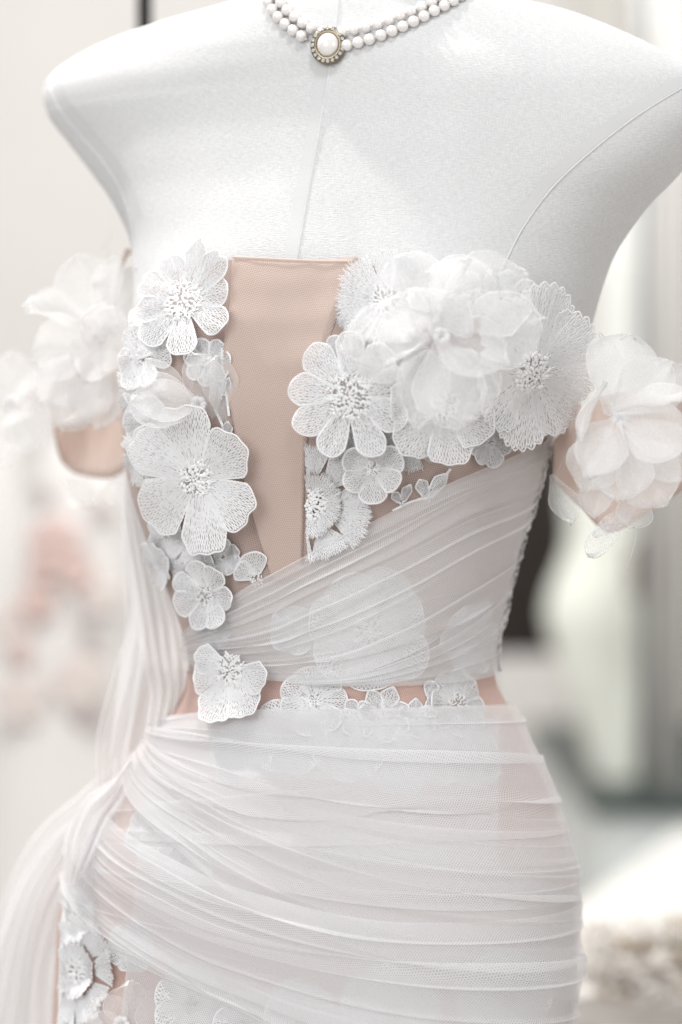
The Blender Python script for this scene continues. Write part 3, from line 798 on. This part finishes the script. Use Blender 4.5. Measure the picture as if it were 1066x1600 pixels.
# along the waist
lace_flower(362, 1046, 78, [dict(a=-160, r=.86, w=.5, st='broad', n=24), dict(a=-112, r=1.08, w=.52, st='broad', n=28), dict(a=-60, r=1.02, w=.5, st='broad', n=28), dict(a=-14, r=.88, w=.42, st='broad', n=24), dict(a=160, r=.8, w=.4, st='broad', n=20)],
    base=.010, cup=.004, rc=.30, knots=46, seed=151, tilt=1.0, label='fan shaped white lace flower hanging below the waist at left')
lace_flower(490, 1094, 56, ring(7, 1.0, .42, seed=15, n=16, lf=.12), base=.0030, cup=0, rc=.2, knots=20, seed=161, tilt=.6)
lace_flower(600, 1118, 44, ring(7, 1.0, .33, 'point', seed=16, a0=18, n=12, lf=.12), base=.0030, cup=0, rc=.2, knots=16, seed=171, tilt=.6)
lace_flower(650, 1125, 32, ring(6, 1.0, .36, 'point', seed=17, a0=30, n=10, lf=.12), base=.0030, cup=0, rc=.2, knots=10, seed=172, tilt=.6)
lace_flower(560, 1122, 30, ring(6, 1.0, .4, seed=18, n=10, lf=.12), base=.0030, cup=0, rc=.2, knots=10, seed=173, tilt=.6)
lace_flower(715, 1100, 52, ring(8, 1.0, .36, seed=19, n=16, lf=.12), base=.0030, cup=0, rc=.3, knots=26, seed=181, tilt=.6)
lace_flower(670, 1092, 26, [dict(a=80, r=1, w=.5, n=10), dict(a=-90, r=1.2, w=.4, n=10)], base=.0030, cup=0, rc=.1, knots=5, seed=182, tilt=.6)
# flat lace on the skirt, seen through the drape
for k, (x, y, r) in enumerate(((450, 1150, 60), (545, 1165, 56), (680, 1165, 60), (620, 1195, 50), (740, 1185, 46), (380, 1175, 50), (240, 1300, 46), (290, 1350, 50),
        (790, 1560, 80), (610, 1585, 80), (470, 1590, 60), (205, 1480, 40), (300, 1570, 60), (385, 1600, 50))):
    lace_flower(x, y, r, ring(6, 1.0, .5, 'round', seed=200 + k, a0=k * 23, n=14, lf=.05), base=.0029, cup=0, rc=.25, knots=14, seed=300 + k, tilt=.3)
# white lining under the hip drape, ending in a straight edge at the right
b = MB(); pts = []; uvs = []
for k in range(50):
    py = lerp(1128, 1650, k / 49); xr = 770 - 10 * sstep(1340, 1400, py) + 150 * sstep(1345, 1420, py); xl_ = lerp(250, 190, k / 49)
    for j in range(50):
        x = lerp(xl_, xr, j / 49); p, n, _, _ = hit(min(x, 905), py); pts.append(p + n * (.0046 + .0004 * noise.noise(Vector((x * .02, py * .01, 0))))); uvs.append((x * S, py * S))
b.grid(pts, 50, 50, uvs=uvs); b.build('lining', M['tulle_lining'], dress)
# rosette on the skirt's left edge
eclip = lambda p: p[0] > -36
lace_flower(122, 1515, 86, ring(10, 1.0, .38, 'fringe', seed=20, n=26, r0=.5, lf=.2) + ring(8, .54, .24, 'fringe', seed=22, n=16, r0=.2, lf=.1), base=.004, rc=.24, seed=191, clip=eclip, tilt=.8, label='fringed white lace rosette on the left edge of the skirt')
lace_flower(120, 1425, 52, ring(7, 1.0, .4, 'fringe', seed=23, n=18, lf=.15), base=.003, rc=.2, seed=192, clip=lambda p: p[0] > -34, tilt=.8)
lace_flower(130, 1605, 50, ring(7, 1.0, .4, seed=24, n=16, lf=.15), base=.003, rc=.2, seed=193, tilt=.8)
strip_on([(116, 1374), (112, 1420), (108, 1480), (106, 1540), (105, 1620)], 3, .0045, 'edge_cord', M['thread'], dress, ridge=.0012)

# side seam trim on the right
side = [(868, 690), (858, 745), (843, 800), (826, 850), (808, 905), (794, 960), (783, 1010), (778, 1050)]
sp = polyline(side, 46)
for ph in (0, math.pi):
    b = MB(); b.tube([on(x - 13 + 3.5 * math.sin(k * .7 + ph), y, .0062 + .0006 * math.cos(k * .7 + ph)) for k, (x, y) in enumerate(sp)], .0009, 6)
    b.build('side_braid', M['cord'], dress)

# ---------------------------------------------------------------- tulle drapes on the body
def drape(name, ctrl, nfold, off, H, amp, mat, ext=0.3, ns=60, nt_=300, seed=0, label=None, flare=0.0, ngath=16, size=(.26, .18), wf=(.010, .030), cross=.08):
    """ctrl: list (across) of lists (along) of photo pixels lying on the body; soft Z-folds run along"""
    K, Mx = len(ctrl), len(ctrl[0])
    rc = np.zeros((K, Mx, 2))
    for a in range(K):
        for c in range(Mx):
            h = hit(ctrl[a][c][0], ctrl[a][c][1]); rc[a, c] = (h[2], h[3])
    tc = np.linspace(0, 1, K); sc = np.linspace(0, 1, Mx)
    rnd = random.Random(seed); o1 = rnd.uniform(0, 50)
    ss = np.linspace(0, 1 + ext, ns); dense = np.zeros((K, ns, 2))
    for a in range(K):
        for e in range(2):
            slope = (rc[a, -1, e] - rc[a, -2, e]) / (sc[-1] - sc[-2])
            dense[a, :, e] = pchip(sc, rc[a, :, e], np.minimum(ss, 1)) + np.maximum(ss - 1, 0) * slope
    folds = []
    for k in range(nfold):      # long folds
        c0 = (k + rnd.uniform(.1, .9)) / nfold
        folds.append((c0, c0 + rnd.gauss(0, cross), rnd.uniform(*wf), rnd.uniform(.15, 1.0) * amp, rnd.uniform(-.6, .25), rnd.uniform(.55, 1.7), rnd.uniform(.5, 1.2), rnd.choice((1, 1, -1))))
    for k in range(ngath):      # short ones at the gathered end
        c0 = (k + rnd.uniform(.2, .8)) / ngath
        folds.append((c0, c0 + rnd.gauss(0, .02), rnd.uniform(.006, .014), rnd.uniform(.8, 1.2) * amp, -.5, rnd.uniform(.10, .5), rnd.uniform(.4, .8), 1))
    for k in range(max(3, nfold // 3)):      # and some that start from the far side
        c0 = rnd.random()
        folds.append((c0 + rnd.gauss(0, .08), c0, rnd.uniform(.008, .02), rnd.uniform(.7, 1.1) * amp, rnd.uniform(.45, .8), 2.0, rnd.uniform(.5, 1), rnd.choice((1, -1))))
    b = MB(); pts = []; uvs = []; t = np.linspace(0, 1, nt_)
    edge = np.clip(np.minimum(t, 1 - t) / .04, 0, 1)
    for i in range(ns):
        s = ss[i]; tau = t.copy(); hh = np.zeros(nt_)
        for (c0, c1, w_, a_, s0, s1, hk, sg) in folds:
            f = sstep(s0, s0 + .3, s) * (1 - sstep(s1 - .3, s1 + .15, s))
            if f <= .01: continue
            cc_ = lerp(c0, c1, s) + .012 * math.sin(s * 4 + c0 * 40)
            x = (t - cc_) / w_
            g = np.exp(-x * x)
            tau = tau - f * a_ * w_ * x * g * edge
            hh = hh + f * H * hk * (np.exp(-((x - .5 * sg) / 1.1) ** 2) * (1.0 + .35 * np.tanh(2 * x * sg)))
        und = np.array([noise.noise(Vector((q * 5 + o1, s * 1.3, 1))) for q in t])
        hh = np.minimum(hh, H * 1.9) + H * .45 * (und + .5)
        tau = np.clip(tau, 0, 1)
        rr = pchip(tc, dense[:, i, 0], tau); cc = pchip(tc, dense[:, i, 1], tau)
        for j in range(nt_):
            p, n = surf(rr[j], cc[j])
            big = flare * noise.noise(Vector((s * 3 + o1, t[j] * 4, 8)))
            pts.append(p + n * (off + hh[j] + big)); uvs.append((s * size[0], t[j] * size[1] * 1.35))
    b.grid(pts, ns, nt_, uvs=uvs)
    o = b.build(name, mat, dress)
    if label: o['label'] = label
    return o
drape('bodice_drape', [
    [(300, 985), (360, 935), (440, 888), (560, 822), (700, 748), (826, 692)],
    [(299, 1000), (385, 962), (490, 908), (610, 846), (730, 778), (826, 738)],
    [(299, 1014), (400, 1010), (510, 976), (630, 916), (735, 852), (806, 812)],
    [(300, 1028), (400, 1060), (520, 1068), (630, 1036), (715, 984), (778, 930)]],
    15, .0050, .0012, 2.3, M['tulle'], seed=3, label='pleated white tulle sash crossing the bodice to the waist')
drape('bodice_drape', [
    [(455, 1066), (550, 1054), (640, 1022), (715, 976), (778, 920)],
    [(480, 1069), (570, 1066), (650, 1050), (715, 1022), (770, 985)],
    [(500, 1071), (580, 1073), (660, 1071), (720, 1066), (768, 1054)]],
    7, .0054, .0013, 2.2, M['tulle'], seed=4, ngath=6, size=(.13, .05), wf=(.02, .05), label='lower corner of the pleated tulle sash above the waist')
drape('bodice_underlayer', [
    [(302, 985), (440, 900), (560, 834), (700, 758), (835, 702)],
    [(300, 1010), (430, 990), (560, 950), (680, 900), (800, 880)],
    [(302, 1026), (400, 1058), (560, 1070), (680, 1066), (774, 1052)]],
    5, .0036, .0006, 1.2, M['tulle_soft'], seed=5, ngath=4)
drape('hip_sheer', [
    [(236, 1126), (340, 1116), (480, 1110), (640, 1108), (790, 1106)],
    [(150, 1270), (300, 1262), (480, 1258), (660, 1254), (862, 1250)],
    [(105, 1380), (280, 1430), (480, 1450), (680, 1450), (895, 1440)],
    [(200, 1490), (340, 1560), (480, 1640), (680, 1690), (880, 1690)]],
    8, .0054, .0013, 2.0, M['tulle_soft'], seed=8, flare=.003, size=(.36, .24))
drape('hip_sheer', [
    [(214, 1150), (330, 1210), (480, 1262), (680, 1296), (880, 1300)],
    [(206, 1172), (315, 1280), (460, 1350), (670, 1410), (893, 1420)],
    [(206, 1196), (296, 1340), (430, 1440), (650, 1525), (892, 1560)]],
    6, .0062, .0013, 2.4, M['tulle_soft'], seed=29, flare=.003, size=(.36, .14), wf=(.015, .05))
drape('hip_drape', [
    [(226, 1130), (330, 1118), (480, 1112), (640, 1110), (795, 1110)],
    [(212, 1146), (330, 1148), (480, 1160), (640, 1168), (832, 1175)],
    [(204, 1162), (330, 1196), (480, 1226), (650, 1240), (865, 1248)],
    [(202, 1180), (310, 1250), (470, 1310), (650, 1330), (886, 1325)],
    [(204, 1200), (280, 1310), (440, 1390), (650, 1420), (895, 1405)]],
    10, .0072, .0010, 2.5, M['tulle'], seed=13, flare=.004, size=(.34, .15), wf=(.010, .05), cross=.15, label='gathered white tulle swag across the upper hip')
drape('hip_drape', [
    [(180, 1268), (270, 1338), (420, 1398), (640, 1440), (897, 1410)],
    [(160, 1290), (260, 1386), (420, 1450), (640, 1490), (897, 1480)],
    [(140, 1312), (250, 1428), (420, 1500), (640, 1550), (895, 1550)],
    [(122, 1340), (240, 1470), (400, 1545), (620, 1612), (892, 1625)],
    [(108, 1372), (220, 1488), (360, 1566), (560, 1660), (888, 1700)]],
    10, .0084, .0010, 2.5, M['tulle'], seed=17, flare=.004, size=(.36, .15), wf=(.010, .05), cross=.15, label='gathered white tulle swag across the lower hip')

# ---------------------------------------------------------------- hanging tulle tails at the left
def tail(name, ctrl, nfold, depth, mat, seed=0, ns=50):
    """ctrl: (px, py, Y, half width px, lean) down the centre line"""
    c = polyline(ctrl, ns); rnd = random.Random(seed); o1 = rnd.uniform(0, 40); nt_ = nfold * 12
    b = MB(); pts = []; uvs = []
    for i in range(ns):
        a = c[min(i + 1, ns - 1)] - c[max(i - 1, 0)]; l = math.hypot(a[0], a[1]) + 1e-9; qx, qy = -a[1] / l, a[0] / l
        s = i / (ns - 1)
        for j in range(nt_):
            t = j / (nt_ - 1) * 2 - 1
            ph = math.pi * nfold * (t + .25 * noise.noise(Vector((t * 2 + o1, s * 1.5, 0))))
            A = .2 + 1.3 * abs(noise.noise(Vector((t * 3 + o1, s * 1.2, 7))))
            tt = t - A / (math.pi * nfold) * math.sin(ph)
            y = c[i][2] + depth * math.cos(ph) * .28 + depth * 1.2 * noise.noise(Vector((t * 1.5, s * 2, o1)))
            pts.append(P(c[i][0] + qx * c[i][3] * tt, c[i][1] + qy * c[i][3] * tt, y)); uvs.append((s * .3, t * .06))
    b.grid(pts, ns, nt_, uvs=uvs); return b.build(name, mat, dress)
tail('tulle_tail', [(200, 735, .05, 8), (222, 830, .045, 30), (248, 930, .03, 44), (266, 1010, .01, 48), (276, 1080, -.012, 42), (262, 1140, -.022, 34)], 6, .010, M['tulle_soft'], 1)
tail('tulle_tail', [(205, 760, .07, 14), (222, 880, .07, 30), (232, 980, .06, 36), (205, 1080, .05, 36), (182, 1170, .04, 34), (178, 1270, .02, 26)], 6, .012, M['tulle_soft'], 2)
tail('tulle_tail', [(215, 1190, .06, 20), (150, 1265, .07, 36), (85, 1340, .09, 46), (38, 1440, .10, 44), (12, 1540, .10, 42), (0, 1660, .10, 44)], 5, .014, M['tulle_soft'], 3)
tail('tulle_tail', [(160, 1270, .03, 30), (125, 1340, .05, 50), (80, 1430, .07, 58), (55, 1530, .08, 54), (45, 1680, .08, 54)], 6, .014, M['tulle_soft'], 4)
tail('tulle_tail', [(204, 740, .06, 10), (228, 850, .055, 34), (246, 950, .045, 46), (240, 1040, .03, 52), (225, 1120, .02, 46), (205, 1190, .01, 34)], 4, .014, M['tulle'], 8)
tail('tulle_tail', [(150, 1290, .02, 36), (110, 1350, .06, 56), (62, 1440, .085, 60), (36, 1540, .09, 58), (30, 1680, .09, 58)], 4, .016, M['tulle'], 9)
kY = lambda x, y, d: (hit(x, y)[0].y - d)
tail('tulle_knot', [(212, 1190, kY(212, 1190, .016), 14), (190, 1240, kY(190, 1240, .022), 30), (160, 1285, kY(165, 1285, .026), 46), (138, 1335, kY(150, 1335, .022), 40), (118, 1385, kY(130, 1385, .014), 20)], 5, .010, M['tulle'], 5)
tail('tulle_knot', [(196, 1225, kY(196, 1225, .010), 20), (158, 1290, kY(165, 1290, .018), 50), (128, 1350, kY(140, 1350, .014), 36)], 4, .008, M['tulle_soft'], 6)

# ---------------------------------------------------------------- organza petals
def organza_petal(base, tip, width, nrm, bend=.2, cup=.3, seed=0, parent=None, curl=0.0, shape=.75, fold=0.0, mat='organza'):
    """base, tip: 3D points; width metres; nrm: direction the petal's face looks"""
    rnd = random.Random(seed); base = Vector(base); tip = Vector(tip)
    d = tip - base; Lg = d.length; d.normalize()
    n = (Vector(nrm) - d * Vector(nrm).dot(d)).normalized(); sd = d.cross(n)
    ns, nt_ = 16, 15; b = MB(); pts = []
    o = rnd.uniform(0, 60)
    tl = [-1, -.975] + list(np.linspace(-.95, .95, nt_ - 4)) + [.975, 1]
    sl = list(np.linspace(0, .8, ns - 8)) + [.85, .89, .92, .945, .965, .98, .992, 1.0]
    for s in sl:
        wd = width * .5 * (lerp(.16, 1, sstep(0, .62, s) ** .8) if s < .62 else math.sqrt(max(.0004, 1 - ((s - .62) / .385) ** 2)))
        for t in tl:
            se = s * (1 - .05 * t * t) * (1 + .07 * noise.noise(Vector((t * 3.5 + o, 2, seed))))
            ruf = .09 * noise.noise(Vector((s * 2.5 + o, t * 2.2, seed))) + .22 * s * s * noise.noise(Vector((t * 1.6 + o, s, 4)))
            ax = abs(t)
            h = bend * Lg * math.sin(se * math.pi * .5) ** 2 * (1 - se * .3) + cup * wd * t * t + Lg * ruf + fold * wd * max(0, t)
            x = wd * t * (1 + .10 * noise.noise(Vector((s * 5 + o, t * 1.2, 6)))) * (1 - .10 * abs(cup)) * (1 - abs(fold) * .3 * (t > 0))
            pts.append(base + d * (Lg * (se - curl * se ** 3)) + sd * x + n * (h + curl * Lg * se ** 2))
    base_i = b.grid(pts, len(sl), len(tl))
    for k, f in enumerate(b.f):
        i, j = divmod(k, len(tl) - 1)
        if j in (0, len(tl) - 2) or i >= len(sl) - 3: b.m[k] = 1
    return b.build('petal', [M[mat], M['organza_edge']], parent)
def organza_flower(cx, cy, Y, petals, seed=0, label=None, mat='organza', loose=6):
    """petals: (base px, py, dY, tip px, py, dY, width px, bend, cup, look (x, y, z))"""
    b = MB(); c = P(cx, cy, Y)
    for k in range(7):
        a = k * 2.4; b.ball(c + Vector((math.cos(a) * .003, -.001, math.sin(a) * .003)), .0022, n=6, k=4)
    f = b.build('organza_flower', M['thread'], dress)
    if label: f['label'] = label
    for i, q in enumerate(petals):
        bx, by, bY, tx, ty, tY, wpx, bend, cup = q[:9]; rj = random.Random(seed * 77 + i)
        bx += rj.uniform(-1, 1) * loose; by += rj.uniform(-1, 1) * loose; look = q[9] if len(q) > 9 else (0, -1, .15)
        organza_petal(P(bx, by, Y + bY), P(tx, ty, Y + tY), wpx * 1.15 * S * (D + Y) / D, look, bend, cup, seed * 31 + i, f, mat=mat)
    return f
hY = lambda x, y: hit(x, y)[0].y
y2 = hY(690, 530) - .012
organza_flower(690, 525, y2, [
    (690, 520, 0, 535, 540, -.012, 118, -.1, .35), (690, 515, 0, 612, 402, -.006, 100, -.08, .3), (672, 500, -.004, 742, 405, -.020, 46, .1, 1.1, (-.8, -.6, .3)),
    (690, 520, 0, 822, 425, -.010, 130, -.1, .3), (692, 525, -.003, 848, 498, -.018, 112, -.12, .35), (690, 530, -.004, 752, 650, -.024, 110, -.1, .3),
    (690, 520, -.004, 650, 664, -.024, 78, -.1, .5), (690, 515, -.006, 735, 462, -.026, 80, .1, .3), (690, 520, -.006, 590, 480, -.024, 96, .05, .4),
    (685, 530, -.008, 712, 672, -.030, 104, -.05, .3), (690, 520, -.008, 792, 572, -.036, 92, .0, .4), (690, 515, -.008, 640, 455, -.03, 84, .05, .5, (.4, -1, .5)), (680, 520, -.01, 600, 575, -.03, 70, .1, .8, (.2, -.6, 1)),
    (700, 515, 0, 760, 412, -.002, 100, -.1, .2)],
    2, 'large white organza bloom at the centre of the bust', loose=20)
y1 = hY(300, 620) - .010
organza_flower(310, 632, y1, [(318, 640, 0, 196, 612, -.012, 84, -.2, .5), (318, 640, -.004, 214, 622, -.022, 66, -.3, .8), (335, 655, 0, 300, 553, -.012, 66, -.1, .6, (.3, -1, 0)),
    (345, 660, 0, 340, 556, -.010, 52, -.1, .3), (300, 640, 0, 228, 560, -.006, 40, -.1, .4), (352, 655, 0, 352, 590, -.004, 46, -.1, .3)], 4, 'small folded organza bloom between the two left lace flowers')
y3 = -.125
organza_flower(968, 655, y3, [
    (958, 650, 0, 935, 518, .008, 52, -.1, .3), (955, 650, 0, 985, 520, .0, 104, -.1, .35), (960, 650, -.004, 1048, 565, -.010, 80, -.1, .5), (975, 650, .006, 1066, 570, .004, 84, -.1, .3),
    (958, 645, -.012, 1085, 626, -.030, 40, .05, 1.0, (0, -.35, 1)), (950, 598, -.012, 916, 692, -.026, 34, .1, 1.0, (-1, -.4, 0)), (958, 655, -.010, 918, 742, -.030, 78, -.1, .5),
    (965, 655, -.010, 1072, 700, -.028, 92, -.12, .5), (955, 670, -.004, 912, 765, -.016, 80, -.1, .3), (968, 670, -.004, 968, 782, -.018, 92, -.1, .3), (968, 670, -.006, 1042, 790, -.014, 96, -.1, .3),
    (930, 735, .0, 930, 808, -.006, 50, -.1, .3), (970, 660, 0, 1090, 745, -.010, 84, -.1, .3)],
    6, 'white organza bloom on the right sleeve', 'organza_dense')
y4 = .035
organza_flower(150, 530, y4, [
    (165, 530, 0, 34, 484, -.02, 60, .1, .8, (0, -.6, 1)), (160, 525, 0, 118, 398, -.01, 92, -.1, .3), (165, 525, 0, 178, 400, -.02, 60, -.1, .6, (-.6, -1, 0)), (165, 530, 0, 212, 420, 0, 56, -.1, .4),
    (160, 535, 0, 50, 560, -.01, 90, -.1, .4), (160, 540, 0, 88, 660, -.02, 110, -.1, .4), (170, 545, 0, 150, 668, -.02, 96, -.1, .5), (165, 560, 0, 60, 620, -.012, 84, -.1, .4), (150, 560, 0, 100, 672, -.012, 80, -.1, .4), (175, 545, 0, 195, 660, -.015, 60, -.1, .4), (160, 530, -.01, 120, 500, -.04, 80, .1, .5), (165, 535, -.01, 130, 590, -.04, 80, 0, .5), (170, 530, -.01, 185, 480, -.035, 60, 0, .5)],
    8, 'white organza bloom on the left sleeve', 'organza_dense')
organza_flower(18, 630, .14, [
    (30, 630, 0, -60, 560, 0, 70, -.1, .4), (25, 630, 0, 20, 550, -.01, 70, -.1, .5), (25, 630, 0, 78, 590, -.01, 50, .1, .8, (0, -.5, 1)), (25, 635, 0, 60, 700, -.01, 80, -.1, .4), (20, 635, 0, 0, 730, -.01, 80, -.1, .4), (20, 635, 0, -60, 670, 0, 80, -.1, .4), (25, 632, -.01, 45, 650, -.03, 60, 0, .4)],
    9, 'blurred white organza bloom at the far left edge of the sleeve')
# petals low on the skirt's left
yb = hY(200, 1590) - .008
organza_flower(190, 1600, yb, [(190, 1620, 0, 150, 1560, -.008, 64, -.1, .3), (195, 1625, 0, 205, 1535, -.010, 74, -.1, .3), (240, 1640, 0, 248, 1550, -.008, 62, -.1, .3), (200, 1630, 0, 130, 1600, -.012, 60, -.1, .4), (285, 1650, .0, 300, 1570, -.004, 70, -.1, .3)],
    12, 'flat organza petals at the lower left of the skirt')

# ---------------------------------------------------------------- sleeves
def loop_band(name, low, up, mats, n=72, thick=.0012):
    lo = polyline(low + [low[0]], n); hi_ = polyline(up + [up[0]], n)
    b = MB(); pts = []; uvs = []
    for i in range(9):
        for k in range(n):
            q = lo[k] * (1 - i / 8) + hi_[k] * i / 8
            pts.append(P(q[0], q[1], q[2] + .003 * noise.noise(Vector((k * .25, i * .3, 1))))); uvs.append((k / n * .3, i / 8 * .05))
    b.grid(pts, 9, n, uvs=uvs)
    o = b.build(name, mats, dress)
    sol = o.modifiers.new('thickness', 'SOLIDIFY'); sol.thickness = thick
    return o
def closed(pts): return pts
loop_band('sleeve', [(866, 746, -.03), (905, 790, .0), (952, 832, -.01), (1010, 802, -.01), (1075, 745, -.05), (1062, 695, -.09), (1000, 685, -.10), (940, 685, -.10), (900, 700, -.08)],
          [(868, 688, -.035), (915, 676, .0), (960, 680, .0), (1020, 670, -.01), (1085, 640, -.05), (1066, 610, -.09), (1000, 610, -.105), (938, 620, -.10), (895, 660, -.08)], M['satin'])
loop_band('sleeve', [(88, 680, .10), (97, 718, .12), (125, 742, .13), (165, 748, .12), (194, 730, .09), (200, 650, .07), (160, 600, .06), (112, 605, .07)],
          [(80, 620, .10), (86, 620, .13), (120, 620, .14), (165, 620, .13), (200, 610, .10), (202, 570, .07), (160, 560, .06), (105, 565, .07)], M['satin'])
for p0, p1 in ((on(222, 560, .004), P(196, 585, .085)), (on(872, 640, .004), P(908, 664, -.085))):
    b = MB(); mid = (p0 + p1) / 2 + Vector((0, -.004, -.004)); pts = []
    for q in (p0, (p0 + mid) / 2, mid, (mid + p1) / 2, p1):
        for e in (-1, 0, 1): pts.append(q + Vector((0, .002 * abs(e), .012 * e)))
    b.grid(pts, 5, 3); b.build('sleeve_strap', M['satin'], dress)
# small lace leaves and a loose petal hanging from the sleeves
def leaf(base, tip, width, look, seed, mat=None, name='lace_leaf'):
    o = organza_petal(base, tip, width, look, .05, .2, seed, dress); o.name = name
    o.data.materials[0] = mat or M['ground']; o.data.materials[1] = M['thread']; return o
leaf(P(985, 800, -.10), P(918, 872, -.11), .018, (-.5, -.8, .6), 71)
leaf(P(1000, 790, -.10), P(928, 838, -.10), .012, (-.3, -.9, .4), 72)
leaf(P(862, 742, -.05), P(896, 818, -.06), .018, (0, -1, 0), 73, M['organza'])
leaf(P(1000, 770, -.10), P(985, 828, -.11), .022, (0, -1, .2), 74, M['organza'])
leaf(P(100, 745, .11), P(150, 792, .10), .02, (0, -1, 0), 75, M['organza'])
leaf(P(180, 745, .09), P(170, 790, .09), .016, (0, -1, 0), 76, M['organza'])
b = MB(); b.tube([P(x, y, -.1) for x, y in ((995, 820), (993, 845), (986, 870), (981, 895))], .00022, 4); b.build('loose_thread', M['cord'], dress)
for pth in ([(970, 530), (985, 524), (996, 518)], [(1048, 640), (1062, 628), (1070, 622)], [(160, 390), (170, 372), (176, 362)], [(168, 400), (172, 384), (172, 372)]):
    yy = -.125 if pth[0][0] > 500 else .03
    b = MB(); b.tube([P(x, y, yy) for x, y in pth], .00022, 4); b.build('loose_thread', M['cord'], dress)
b = MB(); b.tube([P(x, y, .05) for x, y in ((188, 425), (194, 405), (200, 393), (203, 390))], [.0004, .0012, .0022, .0016], 8); b.build('hanger_loop', M['satin'], dress)
